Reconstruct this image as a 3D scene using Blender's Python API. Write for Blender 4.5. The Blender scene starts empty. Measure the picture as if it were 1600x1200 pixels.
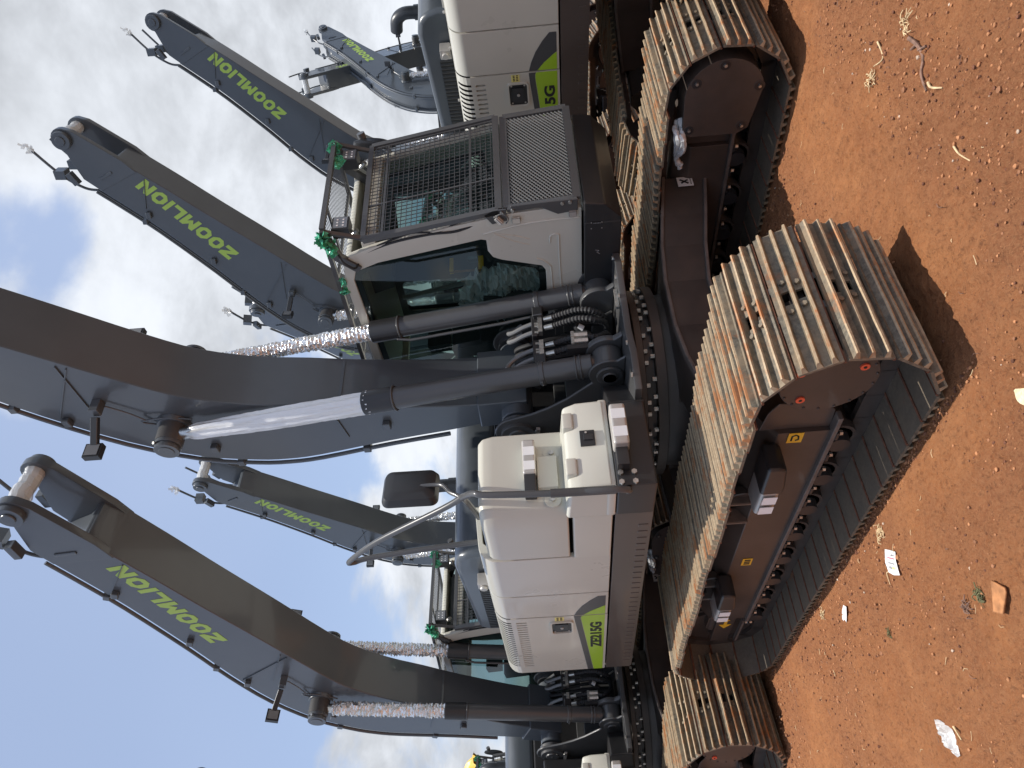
import bpy, bmesh, math, random
from math import sin, cos, pi, radians, atan2, hypot, sqrt
from mathutils import Vector, Matrix, noise
from mathutils.geometry import tessellate_polygon

sc = bpy.context.scene
COL = sc.collection
rnd = random.Random(7)

# ------------------------------------------------------------------ materials
MATS = {}


def nodes_of(name):
    m = bpy.data.materials.new(name)
    m.use_nodes = True
    nt = m.node_tree
    bsdf = nt.nodes['Principled BSDF']
    MATS[name] = m
    return m, nt, bsdf


def add(nt, typ, **kw):
    n = nt.nodes.new(typ)
    for k, v in kw.items():
        setattr(n, k, v)
    return n


def noise_fac(nt, scale, detail=4, rough=.55, lo=.35, hi=.65, coord='Object', stretch=None):
    tc = add(nt, 'ShaderNodeTexCoord')
    src = tc.outputs[coord]
    if stretch:
        mp = add(nt, 'ShaderNodeMapping')
        mp.inputs['Scale'].default_value = stretch
        nt.links.new(src, mp.inputs['Vector'])
        src = mp.outputs['Vector']
    n = add(nt, 'ShaderNodeTexNoise')
    n.inputs['Scale'].default_value = scale
    n.inputs['Detail'].default_value = detail
    n.inputs['Roughness'].default_value = rough
    nt.links.new(src, n.inputs['Vector'])
    r = add(nt, 'ShaderNodeMapRange')
    r.inputs['From Min'].default_value = lo
    r.inputs['From Max'].default_value = hi
    nt.links.new(n.outputs['Fac'], r.inputs['Value'])
    return r.outputs['Result'], n.outputs['Fac']


def mixc(nt, fac, a, b):
    m = add(nt, 'ShaderNodeMix', data_type='RGBA')
    if isinstance(fac, (int, float)):
        m.inputs[0].default_value = fac
    else:
        nt.links.new(fac, m.inputs[0])
    for i, v in ((6, a), (7, b)):
        if isinstance(v, tuple):
            m.inputs[i].default_value = (*v, 1)
        else:
            nt.links.new(v, m.inputs[i])
    return m.outputs[2]


def bump(nt, bsdf, h, strength, dist=.01):
    b = add(nt, 'ShaderNodeBump')
    b.inputs['Strength'].default_value = strength
    b.inputs['Distance'].default_value = dist
    nt.links.new(h, b.inputs['Height'])
    nt.links.new(b.outputs['Normal'], bsdf.inputs['Normal'])


def simple(name, col, rough=.5, metal=0., vary=0., scale=6., coat=0., spec=.5, dust=0., dustcol=(.30, .19, .11), bmp=0., emis=None):
    m, nt, b = nodes_of(name)
    b.inputs['Base Color'].default_value = (*col, 1)
    b.inputs['Roughness'].default_value = rough
    b.inputs['Metallic'].default_value = metal
    b.inputs['Specular IOR Level'].default_value = spec
    if coat:
        b.inputs['Coat Weight'].default_value = coat
        b.inputs['Coat Roughness'].default_value = .08
    c = None
    if vary:
        f, raw = noise_fac(nt, scale)
        c = mixc(nt, f, tuple(max(0, x * (1 - vary)) for x in col), tuple(x * (1 + vary) for x in col))
        r = add(nt, 'ShaderNodeMapRange')
        r.inputs['To Min'].default_value = max(.03, rough - .06)
        r.inputs['To Max'].default_value = rough + .08
        nt.links.new(raw, r.inputs['Value'])
        nt.links.new(r.outputs['Result'], b.inputs['Roughness'])
        if bmp:
            f2, raw2 = noise_fac(nt, scale * 9)
            bump(nt, b, raw2, bmp)
    if dust:
        f3, raw3 = noise_fac(nt, 3.3, 8, .7, .42, .80)
        mul = add(nt, 'ShaderNodeMath', operation='MULTIPLY')
        mul.inputs[1].default_value = dust
        nt.links.new(f3, mul.inputs[0])
        c = mixc(nt, mul.outputs[0], c if c is not None else col, dustcol)
    if c is not None:
        nt.links.new(c, b.inputs['Base Color'])
    return m


simple('body_paint', (.55, .53, .455), .28, vary=.02, scale=2.2, coat=.35)
simple('cream_paint', (.57, .555, .475), .32, vary=.02, scale=2.2, coat=.3)
simple('charcoal_paint', (.076, .086, .096), .33, vary=.08, scale=2.0, coat=.35, dust=.03, dustcol=(.18, .17, .165))
simple('tank_paint', (.53, .51, .43), .3, vary=.02, scale=2.2, coat=.3)
simple('sill_reflection_brown', (.085, .066, .056), .3, vary=.08, scale=2, coat=.3)  # brown carries the ground's reflection, put into the base colour
simple('dark_soil_gap_shade', (.150, .060, .032), .95, vary=.3, scale=30)  # dark earth crumbs; also paints the shaded gaps between track shoes
simple('soil_light', (.42, .19, .085), .95, vary=.25, scale=30)
simple('gunmetal_paint', (.070, .070, .070), .34, vary=.10, scale=2.0, coat=.25, dust=.08, dustcol=(.15, .12, .10))
simple('frame_black', (.022, .022, .023), .40, vary=.15, scale=3., coat=.15, dust=.07, dustcol=(.14, .09, .06))
simple('chassis_brown', (.056, .044, .037), .42, vary=.16, scale=3.5, coat=.1, dust=.22, dustcol=(.17, .10, .065), bmp=.05)
simple('chassis_edge', (.13, .105, .09), .45, vary=.2, scale=12)
simple('cavity_shade', (.008, .008, .008), .8)  # near-black colour stands for shade inside slots and door gaps
simple('rubber', (.018, .018, .019), .6, vary=.2, scale=40)
simple('plastic_black', (.025, .026, .028), .42)
simple('steel_bright', (.62, .61, .58), .28, metal=1., vary=.1, scale=30)
simple('steel_zinc', (.55, .54, .50), .38, metal=.9, vary=.15, scale=50)
simple('pipe_grey', (.20, .20, .195), .35, metal=.3)
simple('silver_paint', (.50, .47, .43), .35, metal=.4, vary=.06, scale=9)
simple('reflector_white', (.85, .85, .84), .35)
simple('lime_vinyl', (.34, .56, .022), .30, coat=.2)
simple('lime_letter', (.42, .60, .10), .45)
simple('charcoal_vinyl', (.065, .067, .07), .33)
simple('black_print', (.012, .012, .012), .5)
simple('grey_print', (.30, .30, .30), .5)
simple('label_white', (.80, .80, .78), .4)
simple('label_yellow', (.80, .46, .03), .4)
simple('tag_yellow', (.78, .70, .22), .5)
simple('plug_orange', (.85, .12, .05), .4)
simple('green_tape', (.08, .42, .25), .3, vary=.3, scale=30, coat=.3)
simple('yellow_sheet', (.78, .52, .09), .35, vary=.25, scale=7)
simple('seat_fabric', (.03, .032, .034), .8, vary=.2, scale=30)
simple('interior_grey', (.07, .075, .078), .7)
simple('interior_light', (.26, .30, .29), .6)
simple('straw', (.62, .46, .26), .8, vary=.25, scale=40)
simple('stick_bark', (.20, .115, .08), .85, vary=.4, scale=30)
simple('stone_red', (.30, .135, .065), .9, vary=.35, scale=11)
simple('stone_pale', (.55, .42, .31), .85, vary=.3, scale=15)
simple('paper_white', (.82, .81, .80), .6, vary=.04, scale=30)
simple('magenta_print', (.55, .18, .24), .6)
simple('board_tan', (.40, .175, .068), .75, vary=.3, scale=20)
simple('dry_husk', (.74, .64, .40), .7, vary=.2, scale=60)
simple('weed_green', (.13, .125, .055), .8, vary=.3, scale=50)
simple('lamp_glass', (.18, .19, .20), .12, coat=.6)
simple('mirror_back', (.035, .037, .04), .35, vary=.15, scale=6)
simple('decal_lined', (.72, .72, .70), .45)

# foil and pleated wrap
m, nt, b = nodes_of('foil')
b.inputs['Base Color'].default_value = (.90, .90, .89, 1)
b.inputs['Metallic'].default_value = .85
b.inputs['Roughness'].default_value = .27
f, raw = noise_fac(nt, 55, 5, .6)
bump(nt, b, raw, .75, .012)
m, nt, b = nodes_of('silver_wrap')
b.inputs['Base Color'].default_value = (.80, .80, .78, 1)
b.inputs['Metallic'].default_value = .45
b.inputs['Roughness'].default_value = .36
f, raw = noise_fac(nt, 60, 5, .6, stretch=(1, 1, .06))
bump(nt, b, raw, .8, .012)

m, nt, b = nodes_of('clear_film')
b.inputs['Base Color'].default_value = (.78, .79, .78, 1)
b.inputs['Roughness'].default_value = .16
b.inputs['Alpha'].default_value = .62
f, raw = noise_fac(nt, 40, 5, .6)
bump(nt, b, raw, .5, .01)

# glass of the cab
m, nt, b = nodes_of('cab_glass')
out = nt.nodes['Material Output']
nt.nodes.remove(b)
tr = add(nt, 'ShaderNodeBsdfTransparent')
tr.inputs['Color'].default_value = (.46, .56, .53, 1)
gl = add(nt, 'ShaderNodeBsdfGlossy')
gl.inputs['Roughness'].default_value = .03
gl.inputs['Color'].default_value = (.9, .95, .95, 1)
lw = add(nt, 'ShaderNodeLayerWeight')
pw = add(nt, 'ShaderNodeMath', operation='POWER')
pw.inputs[1].default_value = 4.
nt.links.new(lw.outputs['Facing'], pw.inputs[0])
fr = add(nt, 'ShaderNodeMapRange')
fr.inputs['To Min'].default_value = .05
fr.inputs['To Max'].default_value = .85
nt.links.new(pw.outputs[0], fr.inputs['Value'])
mx = add(nt, 'ShaderNodeMixShader')
nt.links.new(fr.outputs[0], mx.inputs[0])
nt.links.new(tr.outputs[0], mx.inputs[1])
nt.links.new(gl.outputs[0], mx.inputs[2])
nt.links.new(mx.outputs[0], out.inputs['Surface'])

# track shoes: grey steel with mill scale, dust and rust patches
def shoe_mat(name, base_a, base_b, rust_lo, rust_hi, rustc, dusty=.5):
    m, nt, b = nodes_of(name)
    # every shoe carries its own patch of the pattern
    oi = add(nt, 'ShaderNodeObjectInfo')
    ml = add(nt, 'ShaderNodeMath', operation='MULTIPLY')
    ml.inputs[1].default_value = 57.
    nt.links.new(oi.outputs['Random'], ml.inputs[0])

    def nz(scale, det, rough, lo, hi):
        tc = add(nt, 'ShaderNodeTexCoord')
        n = add(nt, 'ShaderNodeTexNoise', noise_dimensions='4D')
        n.inputs['Scale'].default_value = scale
        n.inputs['Detail'].default_value = det
        n.inputs['Roughness'].default_value = rough
        nt.links.new(tc.outputs['Object'], n.inputs['Vector'])
        nt.links.new(ml.outputs[0], n.inputs['W'])
        r = add(nt, 'ShaderNodeMapRange')
        r.inputs['From Min'].default_value = lo
        r.inputs['From Max'].default_value = hi
        nt.links.new(n.outputs['Fac'], r.inputs['Value'])
        return r.outputs['Result'], n.outputs['Fac']
    f1, r1 = nz(42, 6, .75, .36, .64)
    f2, r2 = nz(5.0, 6, .7, rust_lo, rust_hi)
    f3, r3 = nz(8, 5, .65, .42, .62)
    c = mixc(nt, f1, base_a, base_b)
    c = mixc(nt, f2, c, rustc)
    mu = add(nt, 'ShaderNodeMath', operation='MULTIPLY')
    mu.inputs[1].default_value = dusty
    nt.links.new(f3, mu.inputs[0])
    c = mixc(nt, mu.outputs[0], c, (.30, .21, .125))
    nt.links.new(c, b.inputs['Base Color'])
    b.inputs['Roughness'].default_value = .6
    b.inputs['Metallic'].default_value = .12
    bump(nt, b, r1, .35, .004)


shoe_mat('shoe_steel', (.070, .060, .046), (.215, .185, .135), .56, .66, (.25, .10, .04), .55)
shoe_mat('shoe_edge', (.36, .255, .155), (.52, .40, .255), .50, .60, (.42, .17, .06), .35)
shoe_mat('shoe_inner', (.115, .092, .066), (.165, .132, .098), .62, .70, (.20, .085, .035), .15)


# ------------------------------------------------------------------ mesh builder
class MB:
    def __init__(s, *mats):
        s.v = []
        s.f = []
        s.m = []
        s.mats = list(mats)

    def mi(s, name):
        if name is None:
            return 0
        if name not in s.mats:
            s.mats.append(name)
        return s.mats.index(name)

    def addv(s, vs):
        n = len(s.v)
        s.v.extend([tuple(v) for v in vs])
        return n

    def face(s, idx, mat=None):
        s.f.append(tuple(idx))
        s.m.append(s.mi(mat))

    def hexa(s, c, mat=None):      # c: 8 corners, bottom 4 ccw then top 4
        n = s.addv(c)
        for q in ((3, 2, 1, 0), (4, 5, 6, 7), (0, 1, 5, 4), (1, 2, 6, 5), (2, 3, 7, 6), (3, 0, 4, 7)):
            s.face([n + i for i in q], mat)

    def box(s, x0, x1, y0, y1, z0, z1, mat=None):
        s.hexa([(x0, y0, z0), (x1, y0, z0), (x1, y1, z0), (x0, y1, z0), (x0, y0, z1), (x1, y0, z1), (x1, y1, z1), (x0, y1, z1)], mat)

    def bar(s, p0, p1, w, h, mat=None, up=(0, 0, 1)):
        p0 = Vector(p0)
        p1 = Vector(p1)
        d = (p1 - p0).normalized()
        u = Vector(up)
        if abs(d.dot(u)) > .98:
            u = Vector((1, 0, 0))
        a = d.cross(u).normalized() * (w / 2)
        c = a.cross(d).normalized() * (h / 2)
        s.hexa([p0 - a - c, p0 + a - c, p0 + a + c, p0 - a + c, p1 - a - c, p1 + a - c, p1 + a + c, p1 - a + c], mat)

    def prism(s, poly, axis, a0, a1, mat=None, capmat=None, flip=False):
        # poly in (x,z) for axis y, (y,z) for axis x, (x,y) for axis z ; a0/a1 may be functions
        def pt(p, a):
            if axis == 'y':
                return (p[0], a, p[1])
            if axis == 'x':
                return (a, p[0], p[1])
            return (p[0], p[1], a)
        k = len(poly)
        n = s.addv([pt(p, a0) for p in poly] + [pt(p, a1) for p in poly])
        s.face([n + i for i in range(k)], capmat or mat)
        s.face([n + k + i for i in reversed(range(k))], capmat or mat)
        for i in range(k):
            j = (i + 1) % k
            s.face([n + i, n + k + i, n + k + j, n + j], mat)

    def sheet(s, outer, holes, axis, a0, a1, mat=None):
        loops = [outer] + holes
        flat = [p for l in loops for p in l]
        tris = tessellate_polygon([[Vector((p[0], p[1], 0)) for p in l] for l in loops])

        def pt(p, a):
            if axis == 'y':
                return (p[0], a, p[1])
            if axis == 'x':
                return (a, p[0], p[1])
            return (p[0], p[1], a)
        k = len(flat)
        n = s.addv([pt(p, a0) for p in flat] + [pt(p, a1) for p in flat])
        for t in tris:
            s.face([n + i for i in t], mat)
            s.face([n + k + i for i in reversed(t)], mat)
        o = 0
        for l in loops:
            L = len(l)
            for i in range(L):
                j = (i + 1) % L
                s.face([n + o + i, n + k + o + i, n + k + o + j, n + o + j], mat)
            o += L

    def cyl(s, p0, p1, r0, r1=None, n=16, mat=None, caps=True, capmat=None):
        if r1 is None:
            r1 = r0
        p0 = Vector(p0)
        p1 = Vector(p1)
        d = (p1 - p0).normalized()
        u = Vector((0, 0, 1)) if abs(d.z) < .9 else Vector((1, 0, 0))
        a = d.cross(u).normalized()
        c = d.cross(a).normalized()
        ring = lambda p, r: [p + (a * cos(2 * pi * i / n) + c * sin(2 * pi * i / n)) * r for i in range(n)]
        k = s.addv(ring(p0, r0) + ring(p1, r1))
        for i in range(n):
            j = (i + 1) % n
            s.face([k + i, k + j, k + n + j, k + n + i], mat)
        if caps:
            s.face([k + i for i in reversed(range(n))], capmat or mat)
            s.face([k + n + i for i in range(n)], capmat or mat)

    def tube(s, pts, r, n=8, mat=None, smooth=0, rad=None):
        pts = [Vector(p) for p in pts]
        if smooth:
            o = []
            q = [pts[0]] + pts + [pts[-1]]
            for i in range(1, len(q) - 2):
                for t in range(smooth):
                    t /= smooth
                    p0, p1, p2, p3 = q[i - 1], q[i], q[i + 1], q[i + 2]
                    o.append(.5 * ((2 * p1) + (p2 - p0) * t + (2 * p0 - 5 * p1 + 4 * p2 - p3) * t * t + (3 * p1 - p0 - 3 * p2 + p3) * t ** 3))
            o.append(pts[-1])
            pts = o
        k = len(pts)
        tang = []
        for i in range(k):
            a = pts[max(0, i - 1)]
            b = pts[min(k - 1, i + 1)]
            tang.append((b - a).normalized())
        u = Vector((0, 0, 1)) if abs(tang[0].z) < .9 else Vector((1, 0, 0))
        a = tang[0].cross(u).normalized()
        base = None
        for i in range(k):
            a = (a - tang[i] * a.dot(tang[i])).normalized()
            c = tang[i].cross(a)
            rr = rad(i, k) if rad else r
            idx = s.addv([pts[i] + (a * cos(2 * pi * j / n) + c * sin(2 * pi * j / n)) * rr for j in range(n)])
            if base is not None:
                for j in range(n):
                    l = (j + 1) % n
                    s.face([base + j, base + l, idx + l, idx + j], mat)
            else:
                s.face([idx + j for j in reversed(range(n))], mat)
            base = idx
        s.face([base + j for j in range(n)], mat)

    def hexbolt(s, p, d, r, h, mat='steel_zinc'):
        p = Vector(p)
        d = Vector(d)
        s.cyl(p, p + d * h, r, r, 6, mat)

    def build(s, name, parent=None, loc=(0, 0, 0), bevel=0, seg=2, sharp=32, fixn=True):
        me = bpy.data.meshes.new(name)
        off = Vector(loc)
        me.from_pydata([tuple(Vector(v) - off) for v in s.v], [], s.f)
        me.polygons.foreach_set('material_index', s.m)
        for mn in s.mats:
            me.materials.append(MATS[mn])
        if bevel or fixn:
            bm = bmesh.new()
            bm.from_mesh(me)
            if fixn:
                bmesh.ops.recalc_face_normals(bm, faces=bm.faces)
            if bevel:
                es = [e for e in bm.edges if len(e.link_faces) == 2 and e.calc_face_angle(0) > radians(28)]
                bmesh.ops.bevel(bm, geom=es, offset=bevel, segments=seg, affect='EDGES', profile=.5, clamp_overlap=True)
            bm.to_mesh(me)
            bm.free()
        me.shade_smooth()
        me.set_sharp_from_angle(angle=radians(sharp))
        o = bpy.data.objects.new(name, me)
        COL.objects.link(o)
        if bevel:
            wn = o.modifiers.new('weighted', 'WEIGHTED_NORMAL')
            wn.keep_sharp = True
        o.location = loc
        if parent is not None:
            o.parent = parent
        return o


def tag(o, label=None, cat=None, group=None, kind=None):
    if label:
        o['label'] = label
    if cat:
        o['category'] = cat
    if group:
        o['group'] = group
    if kind:
        o['kind'] = kind
    return o


def empty(name, loc=(0, 0, 0)):
    o = bpy.data.objects.new(name, None)
    COL.objects.link(o)
    o.location = loc
    o.empty_display_size = .3
    return o


def arc(cx, cy, r, a0, a1, n):
    return [(cx + r * cos(radians(a0 + (a1 - a0) * i / n)), cy + r * sin(radians(a0 + (a1 - a0) * i / n))) for i in range(n + 1)]


# ------------------------------------------------------------------ lettering
def stroke_letters(text, h, w, t, gap, shear):
    """polygons (convex pieces) of bold block capitals, lower left at 0,0"""
    P = []
    x = 0
    for ch in text:
        W = w
        pcs = []
        if ch == 'Z':
            pcs = [[(0, h - t), (W, h - t), (W, h), (0, h)], [(0, 0), (W, 0), (W, t), (0, t)], [(0, t), (t * 1.5, t), (W, h - t), (W - t * 1.5, h - t)]]
        elif ch == 'O':
            c = t * 1.0
            o = [(c, 0), (W - c, 0), (W, c), (W, h - c), (W - c, h), (c, h), (0, h - c), (0, c)]
            d = c * .55
            i = [(t + d * .4, t), (W - t - d * .4, t), (W - t, t + d * .4), (W - t, h - t - d * .4), (W - t - d * .4, h - t), (t + d * .4, h - t), (t, h - t - d * .4), (t, t + d * .4)]
            pcs = [[o[k], o[(k + 1) % 8], i[(k + 1) % 8], i[k]] for k in range(8)]
        elif ch == 'M':
            W = w * 1.12
            pcs = [[(0, 0), (t, 0), (t, h), (0, h)], [(W - t, 0), (W, 0), (W, h), (W - t, h)],
                   [(t, h), (t, h - t * 1.7), (W / 2 - .0, h * .22), (W / 2, h * .22 + t * 1.5)], [(W / 2, h * .22 + t * 1.5), (W / 2, h * .22), (W - t, h - t * 1.7), (W - t, h)]]
        elif ch == 'L':
            W = w * .9
            pcs = [[(0, t), (t, t), (t, h), (0, h)], [(0, 0), (W, 0), (W, t), (0, t)]]
        elif ch == 'I':
            W = t
            pcs = [[(0, 0), (t, 0), (t, h), (0, h)]]
        elif ch == 'N':
            pcs = [[(0, 0), (t, 0), (t, h), (0, h)], [(W - t, 0), (W, 0), (W, h), (W - t, h)], [(t, h), (t, h - t * 1.6), (W - t, 0), (W - t, t * 1.6)]]
        for p in pcs:
            P.append([(x + a + shear * b_, b_) for a, b_ in p])
        x += W + gap
    return P, x - gap


def font_mesh(name, body, size, mat, M, parent, bold=.0, extr=.0008, align='LEFT', sx=1.):
    cu = bpy.data.curves.new(name, 'FONT')
    cu.body = body
    cu.size = size
    cu.offset = bold
    cu.extrude = extr
    cu.align_x = align
    o = bpy.data.objects.new(name, cu)
    COL.objects.link(o)
    dg = bpy.context.evaluated_depsgraph_get()
    me = bpy.data.meshes.new_from_object(o.evaluated_get(dg))
    bpy.data.objects.remove(o)
    bpy.data.curves.remove(cu)
    me.transform(Matrix.Diagonal((sx, 1, 1, 1)))
    me.transform(M)
    me.name = name
    me.materials.clear()
    me.materials.append(MATS[mat])
    ob = bpy.data.objects.new(name, me)
    COL.objects.link(ob)
    ob.parent = parent
    return ob


def frame_m(o, ex, ey):
    ex = Vector(ex).normalized()
    ey = Vector(ey).normalized()
    ez = ex.cross(ey)
    M = Matrix((ex, ey, ez)).transposed().to_4x4()
    M.translation = Vector(o)
    return M

# ================================================================== the excavator (built once, copied later)
FOOT = (.07, 0, 1.88)          # boom foot pin
ROD = (.204, 4.378)            # boom cylinder upper pin
CYL = (.66, 1.245)             # boom cylinder lower pin
SPX, IDX, CZ, RP = 1.75, -1.73, .40, .372


def track_path(s):
    """point and tangent (x,z) on the shoe mounting line, s from the bottom at x=1.6 running rearward"""
    L1 = SPX - IDX
    Lc = pi * RP
    tot = 2 * L1 + 2 * Lc
    s = (s + (SPX - 1.6)) % tot
    if s < L1:
        return (SPX - s, CZ - RP), (-1, 0)
    s -= L1
    if s < Lc:
        a = s / RP
        return (IDX - RP * sin(a), CZ - RP * cos(a)), (-cos(a), sin(a))
    s -= Lc
    if s < L1:
        x = IDX + s
        sag = .020 * abs(sin(pi * (x - .02) / 1.16)) if abs(x) < 1.7 else 0
        return (x, CZ + RP - sag), (1, 0)
    s -= L1
    a = s / RP
    return (SPX + RP * sin(a), CZ + RP * cos(a)), (cos(a), -sin(a))


def shoe_mesh():
    """one triple-grouser shoe: x along the track, y across, z outward"""
    mb = MB('shoe_steel', 'shoe_edge', 'shoe_inner', 'chassis_brown')
    W = .40
    th = .013

    def piece(t0, t1, n0, n1, y0, y1, mat):
        mb.box(t0, t1, y0, y1, n0, n1, mat)
    edges = [-.094, -.064, -.006, .052, .086]
    for i in range(4):
        a, b_ = edges[i], edges[i + 1]
        if i in (1, 2):
            g = .038 if i == 1 else .026
            for y0, y1 in ((-W, -g), (g, W)):
                piece(a, b_, 0, th, y0, y1, 'shoe_steel')
            piece(a, a + .010, .0005, th - .0005, -g, g, 'shoe_steel')
            piece(b_ - .014, b_, .0005, th - .0005, -g, g, 'shoe_steel')
        else:
            piece(a, b_, 0, th, -W, W, 'shoe_steel')
    piece(-.0945, .080, -.0015, .0005, -W + .001, -.10, 'shoe_inner')
    piece(-.0945, .080, -.0015, .0005, .10, W - .001, 'shoe_inner')
    r2 = random.Random(4)
    for t, h in ((-.066, .034), (-.006, .031), (.054, .034)):
        w, wt = .0135, .0075
        k = 9
        prev = None
        for q in range(k + 1):
            y = -W + 2 * W * q / k
            e = .006 if q == 0 else (-.006 if q == k else 0)
            jt, jh = r2.uniform(-.0012, .0012), r2.uniform(-.002, .001)
            n = mb.addv([(t - w, y, th - .001), (t - wt + jt, y + e, th + h * .72), (t - wt * .6 + jt, y + e, th + h + jh), (t + wt * .6 + jt, y + e, th + h + jh), (t + wt + jt, y + e, th + h * .72), (t + w, y, th - .001)])
            if prev is not None:
                for a, mt in ((0, 'shoe_steel'), (1, 'shoe_edge'), (2, 'shoe_edge'), (3, 'shoe_edge'), (4, 'shoe_steel'), (5, 'shoe_steel')):
                    b_ = (a + 1) % 6
                    mb.face([prev + a, prev + b_, n + b_, n + a], mt)
            if q in (0, k):
                mb.face([n + a for a in range(6)], 'shoe_edge')
            prev = n
    piece(.080, .092, -.007, .003, -W, W, 'dark_soil_gap_shade')  # dark strip paints the shade in the gap between neighbouring shoes
    for t, y in ((-.036, -.085), (-.036, .085), (.024, -.065), (.024, .065)):
        mb.cyl((t, y, th), (t, y, th + .015), .0135, .0125, 6, 'shoe_steel')
    o = mb.build('track_shoe', None, sharp=40)
    me = o.data
    bpy.data.objects.remove(o)
    return me


SHOE = shoe_mesh()


def shoe_matrix(s, yc):
    (px, pz), (tx, tz) = track_path(s + .095)
    nx, nz = tz, -tx
    cx = min(max(px, IDX), SPX)
    if (px - cx) * nx + (pz - CZ) * nz < 0:
        nx, nz = -nx, -nz
    X, Z = Vector((tx, 0, tz)), Vector((nx, 0, nz))
    M = Matrix((X, Z.cross(X), Z)).transposed().to_4x4()
    M.translation = (px, yc, pz)
    return M


def build_undercarriage(root):
    parts = []
    for sgn, side in ((-1, 'right'), (1, 'left')):
        yc = 1.195 * sgn
        mb = MB('chassis_brown')
        mats_ = [shoe_matrix(.189743 * k - .049, yc) for k in range(49)]
        for M in mats_:
            for y in (-.085, .085):
                c = [(x, y + d, z) for z in (-.095, -.002) for x, d in ((-.098, -.018), (.098, -.018), (.098, .018), (-.098, .018))]
                mb.hexa([M @ Vector(v) for v in c])
            c = [(x, y, z) for z in (-.075, -.03) for x, y in ((-.03, -.10), (.03, -.10), (.03, .10), (-.03, .10))]
            mb.hexa([M @ Vector(v) for v in c])
        tr = mb.build('crawler_track', root, sharp=25)
        for M in mats_:
            so_ = bpy.data.objects.new('track_shoe', SHOE)
            COL.objects.link(so_)
            so_.parent = tr
            so_.matrix_basis = M
        parts.append(tr)
        # sprocket + final drive
        mb = MB('chassis_brown')
        prof = []
        for i in range(21):
            a = 2 * pi * i / 21
            for da, r in ((-.10, .275), (-.05, .325), (.05, .325), (.10, .275)):
                prof.append((SPX + r * cos(a + da), CZ + r * sin(a + da)))
        mb.prism(prof, 'y', yc - .035, yc + .035)
        mb.cyl((SPX, yc - sgn * .05, CZ), (SPX, yc + sgn * .17, CZ), .235, .215, 32)
        mb.build('sprocket', tr)
        mb = MB('chassis_brown', 'plug_orange')
        yo = yc + sgn * .215
        mb.cyl((SPX, yc + sgn * .165, CZ), (SPX, yo, CZ), .228, .218, 40)
        for i in range(18):
            a = 2 * pi * i / 18
            q = Vector((SPX + .205 * cos(a), yo, CZ + .205 * sin(a)))
            mb.hexbolt(q, (0, sgn, 0), .008, .006, 'chassis_brown')
        cov = mb.build('final_drive_cover', tr, bevel=.004, seg=1)
        for a in ((62, .16), (140, .16), (-62 + 8, .16)):
            mb = MB('plug_orange', 'black_print')
            q = Vector((SPX + a[1] * cos(radians(a[0])), yo, CZ + a[1] * sin(radians(a[0]))))
            mb.cyl(q, q + Vector((0, sgn * .008, 0)), .021, .021, 14, 'plug_orange')
            mb.cyl(q + Vector((0, sgn * .008, 0)), q + Vector((0, sgn * .010, 0)), .008, .008, 8, 'black_print')
            mb.build('oil_plug', cov)
        # travel motor cover on the inner side
        yi = yc - sgn * .385
        prof = arc(1.80, .42, .245, -78, 88, 14) + [(1.55, .655), (1.52, .60), (1.52, .30), (1.56, .235)]
        mb = MB('chassis_brown')
        mb.prism(prof, 'y', yi, yi + sgn * .20)
        for px, pz in ((2.005, .44), (1.90, .60), (1.575, .615), (1.58, .28), (1.85, .21)):
            mb.cyl((px, yi + sgn * .001, pz), (px, yi - sgn * .004, pz), .034, .034, 14, 'frame_black')
            mb.hexbolt((px, yi - sgn * .003, pz), (0, -sgn, 0), .013, .012)
        mb.build('motor_cover', tr, bevel=.012)
        # idler
        mb = MB('chassis_brown')
        mb.cyl((IDX, yc - .07, CZ), (IDX, yc + .07, CZ), .285, .285, 32)
        mb.cyl((IDX, yc - .045, CZ), (IDX, yc + .045, CZ), .325, .325, 32)
        mb.cyl((IDX, yc - .13, CZ), (IDX, yc + .13, CZ), .08, .08, 16)
        mb.build('idler', tr)
        # track frame beam
        mb = MB('chassis_brown', 'chassis_edge')
        s = sgn
        sec = [(yc + s * .185, .265), (yc + s * .185, .530), (yc + s * .03, .640), (yc - s * .10, .640), (yc - s * .185, .535), (yc - s * .185, .265)]
        mb.prism(sec, 'x', -1.27, 1.30, 'chassis_brown')
        # wedge at the sprocket end
        mb.prism([(1.30, .265), (1.44, .275), (1.50, .33), (1.52, .56), (1.44, .60), (1.30, .62)], 'y', yc - .15, yc + s * .16, 'chassis_brown')
        tf = mb.build('track_frame', root, bevel=.010)
        parts.append(tf)
        for d in (.185, -.185):
            mb = MB('chassis_edge')
            mb.box(-1.285, 1.43, yc + s * d - .026, yc + s * d + .026, .248, .272)
            mb.build('frame_flange', tf, bevel=.003, seg=1)
        # idler yoke and guard
        mb = MB('chassis_brown', 'chassis_edge')
        mb.box(-1.62, -1.262, yc - .13, yc + .13, .30, .52)
        for d in (-.155, .155):
            mb.box(-1.80, -1.25, yc + d - .018, yc + d + .018, .33, .47)
        mb.cyl((-1.40, yc + s * .10, .47), (-1.62, yc + s * .10, .47), .05, .05, 12)
        mb.box(-1.75, -1.30, yc + s * .165, yc + s * .20, .262, .290, 'chassis_edge')
        mb.build('idler_yoke', tf, bevel=.008)
        # arrow decal
        mb = MB('label_yellow')
        yy = yc + s * .1745
        ar = [(-1.30, .40), (-1.34, .43), (-1.345, .412), (-1.42, .412), (-1.42, .448), (-1.50, .40), (-1.42, .352), (-1.42, .388), (-1.345, .388), (-1.34, .37)]
        mb.sheet(ar, [], 'y', yy, yy + s * .002)
        mb.build('arrow_decal', tf)
        # hook decal
        mb = MB('label_yellow', 'black_print')
        yy = yc + s * .1875
        mb.box(1.215, 1.30, min(yy, yy + s * .002), max(yy, yy + s * .002), .40, .475, 'label_yellow')
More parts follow.
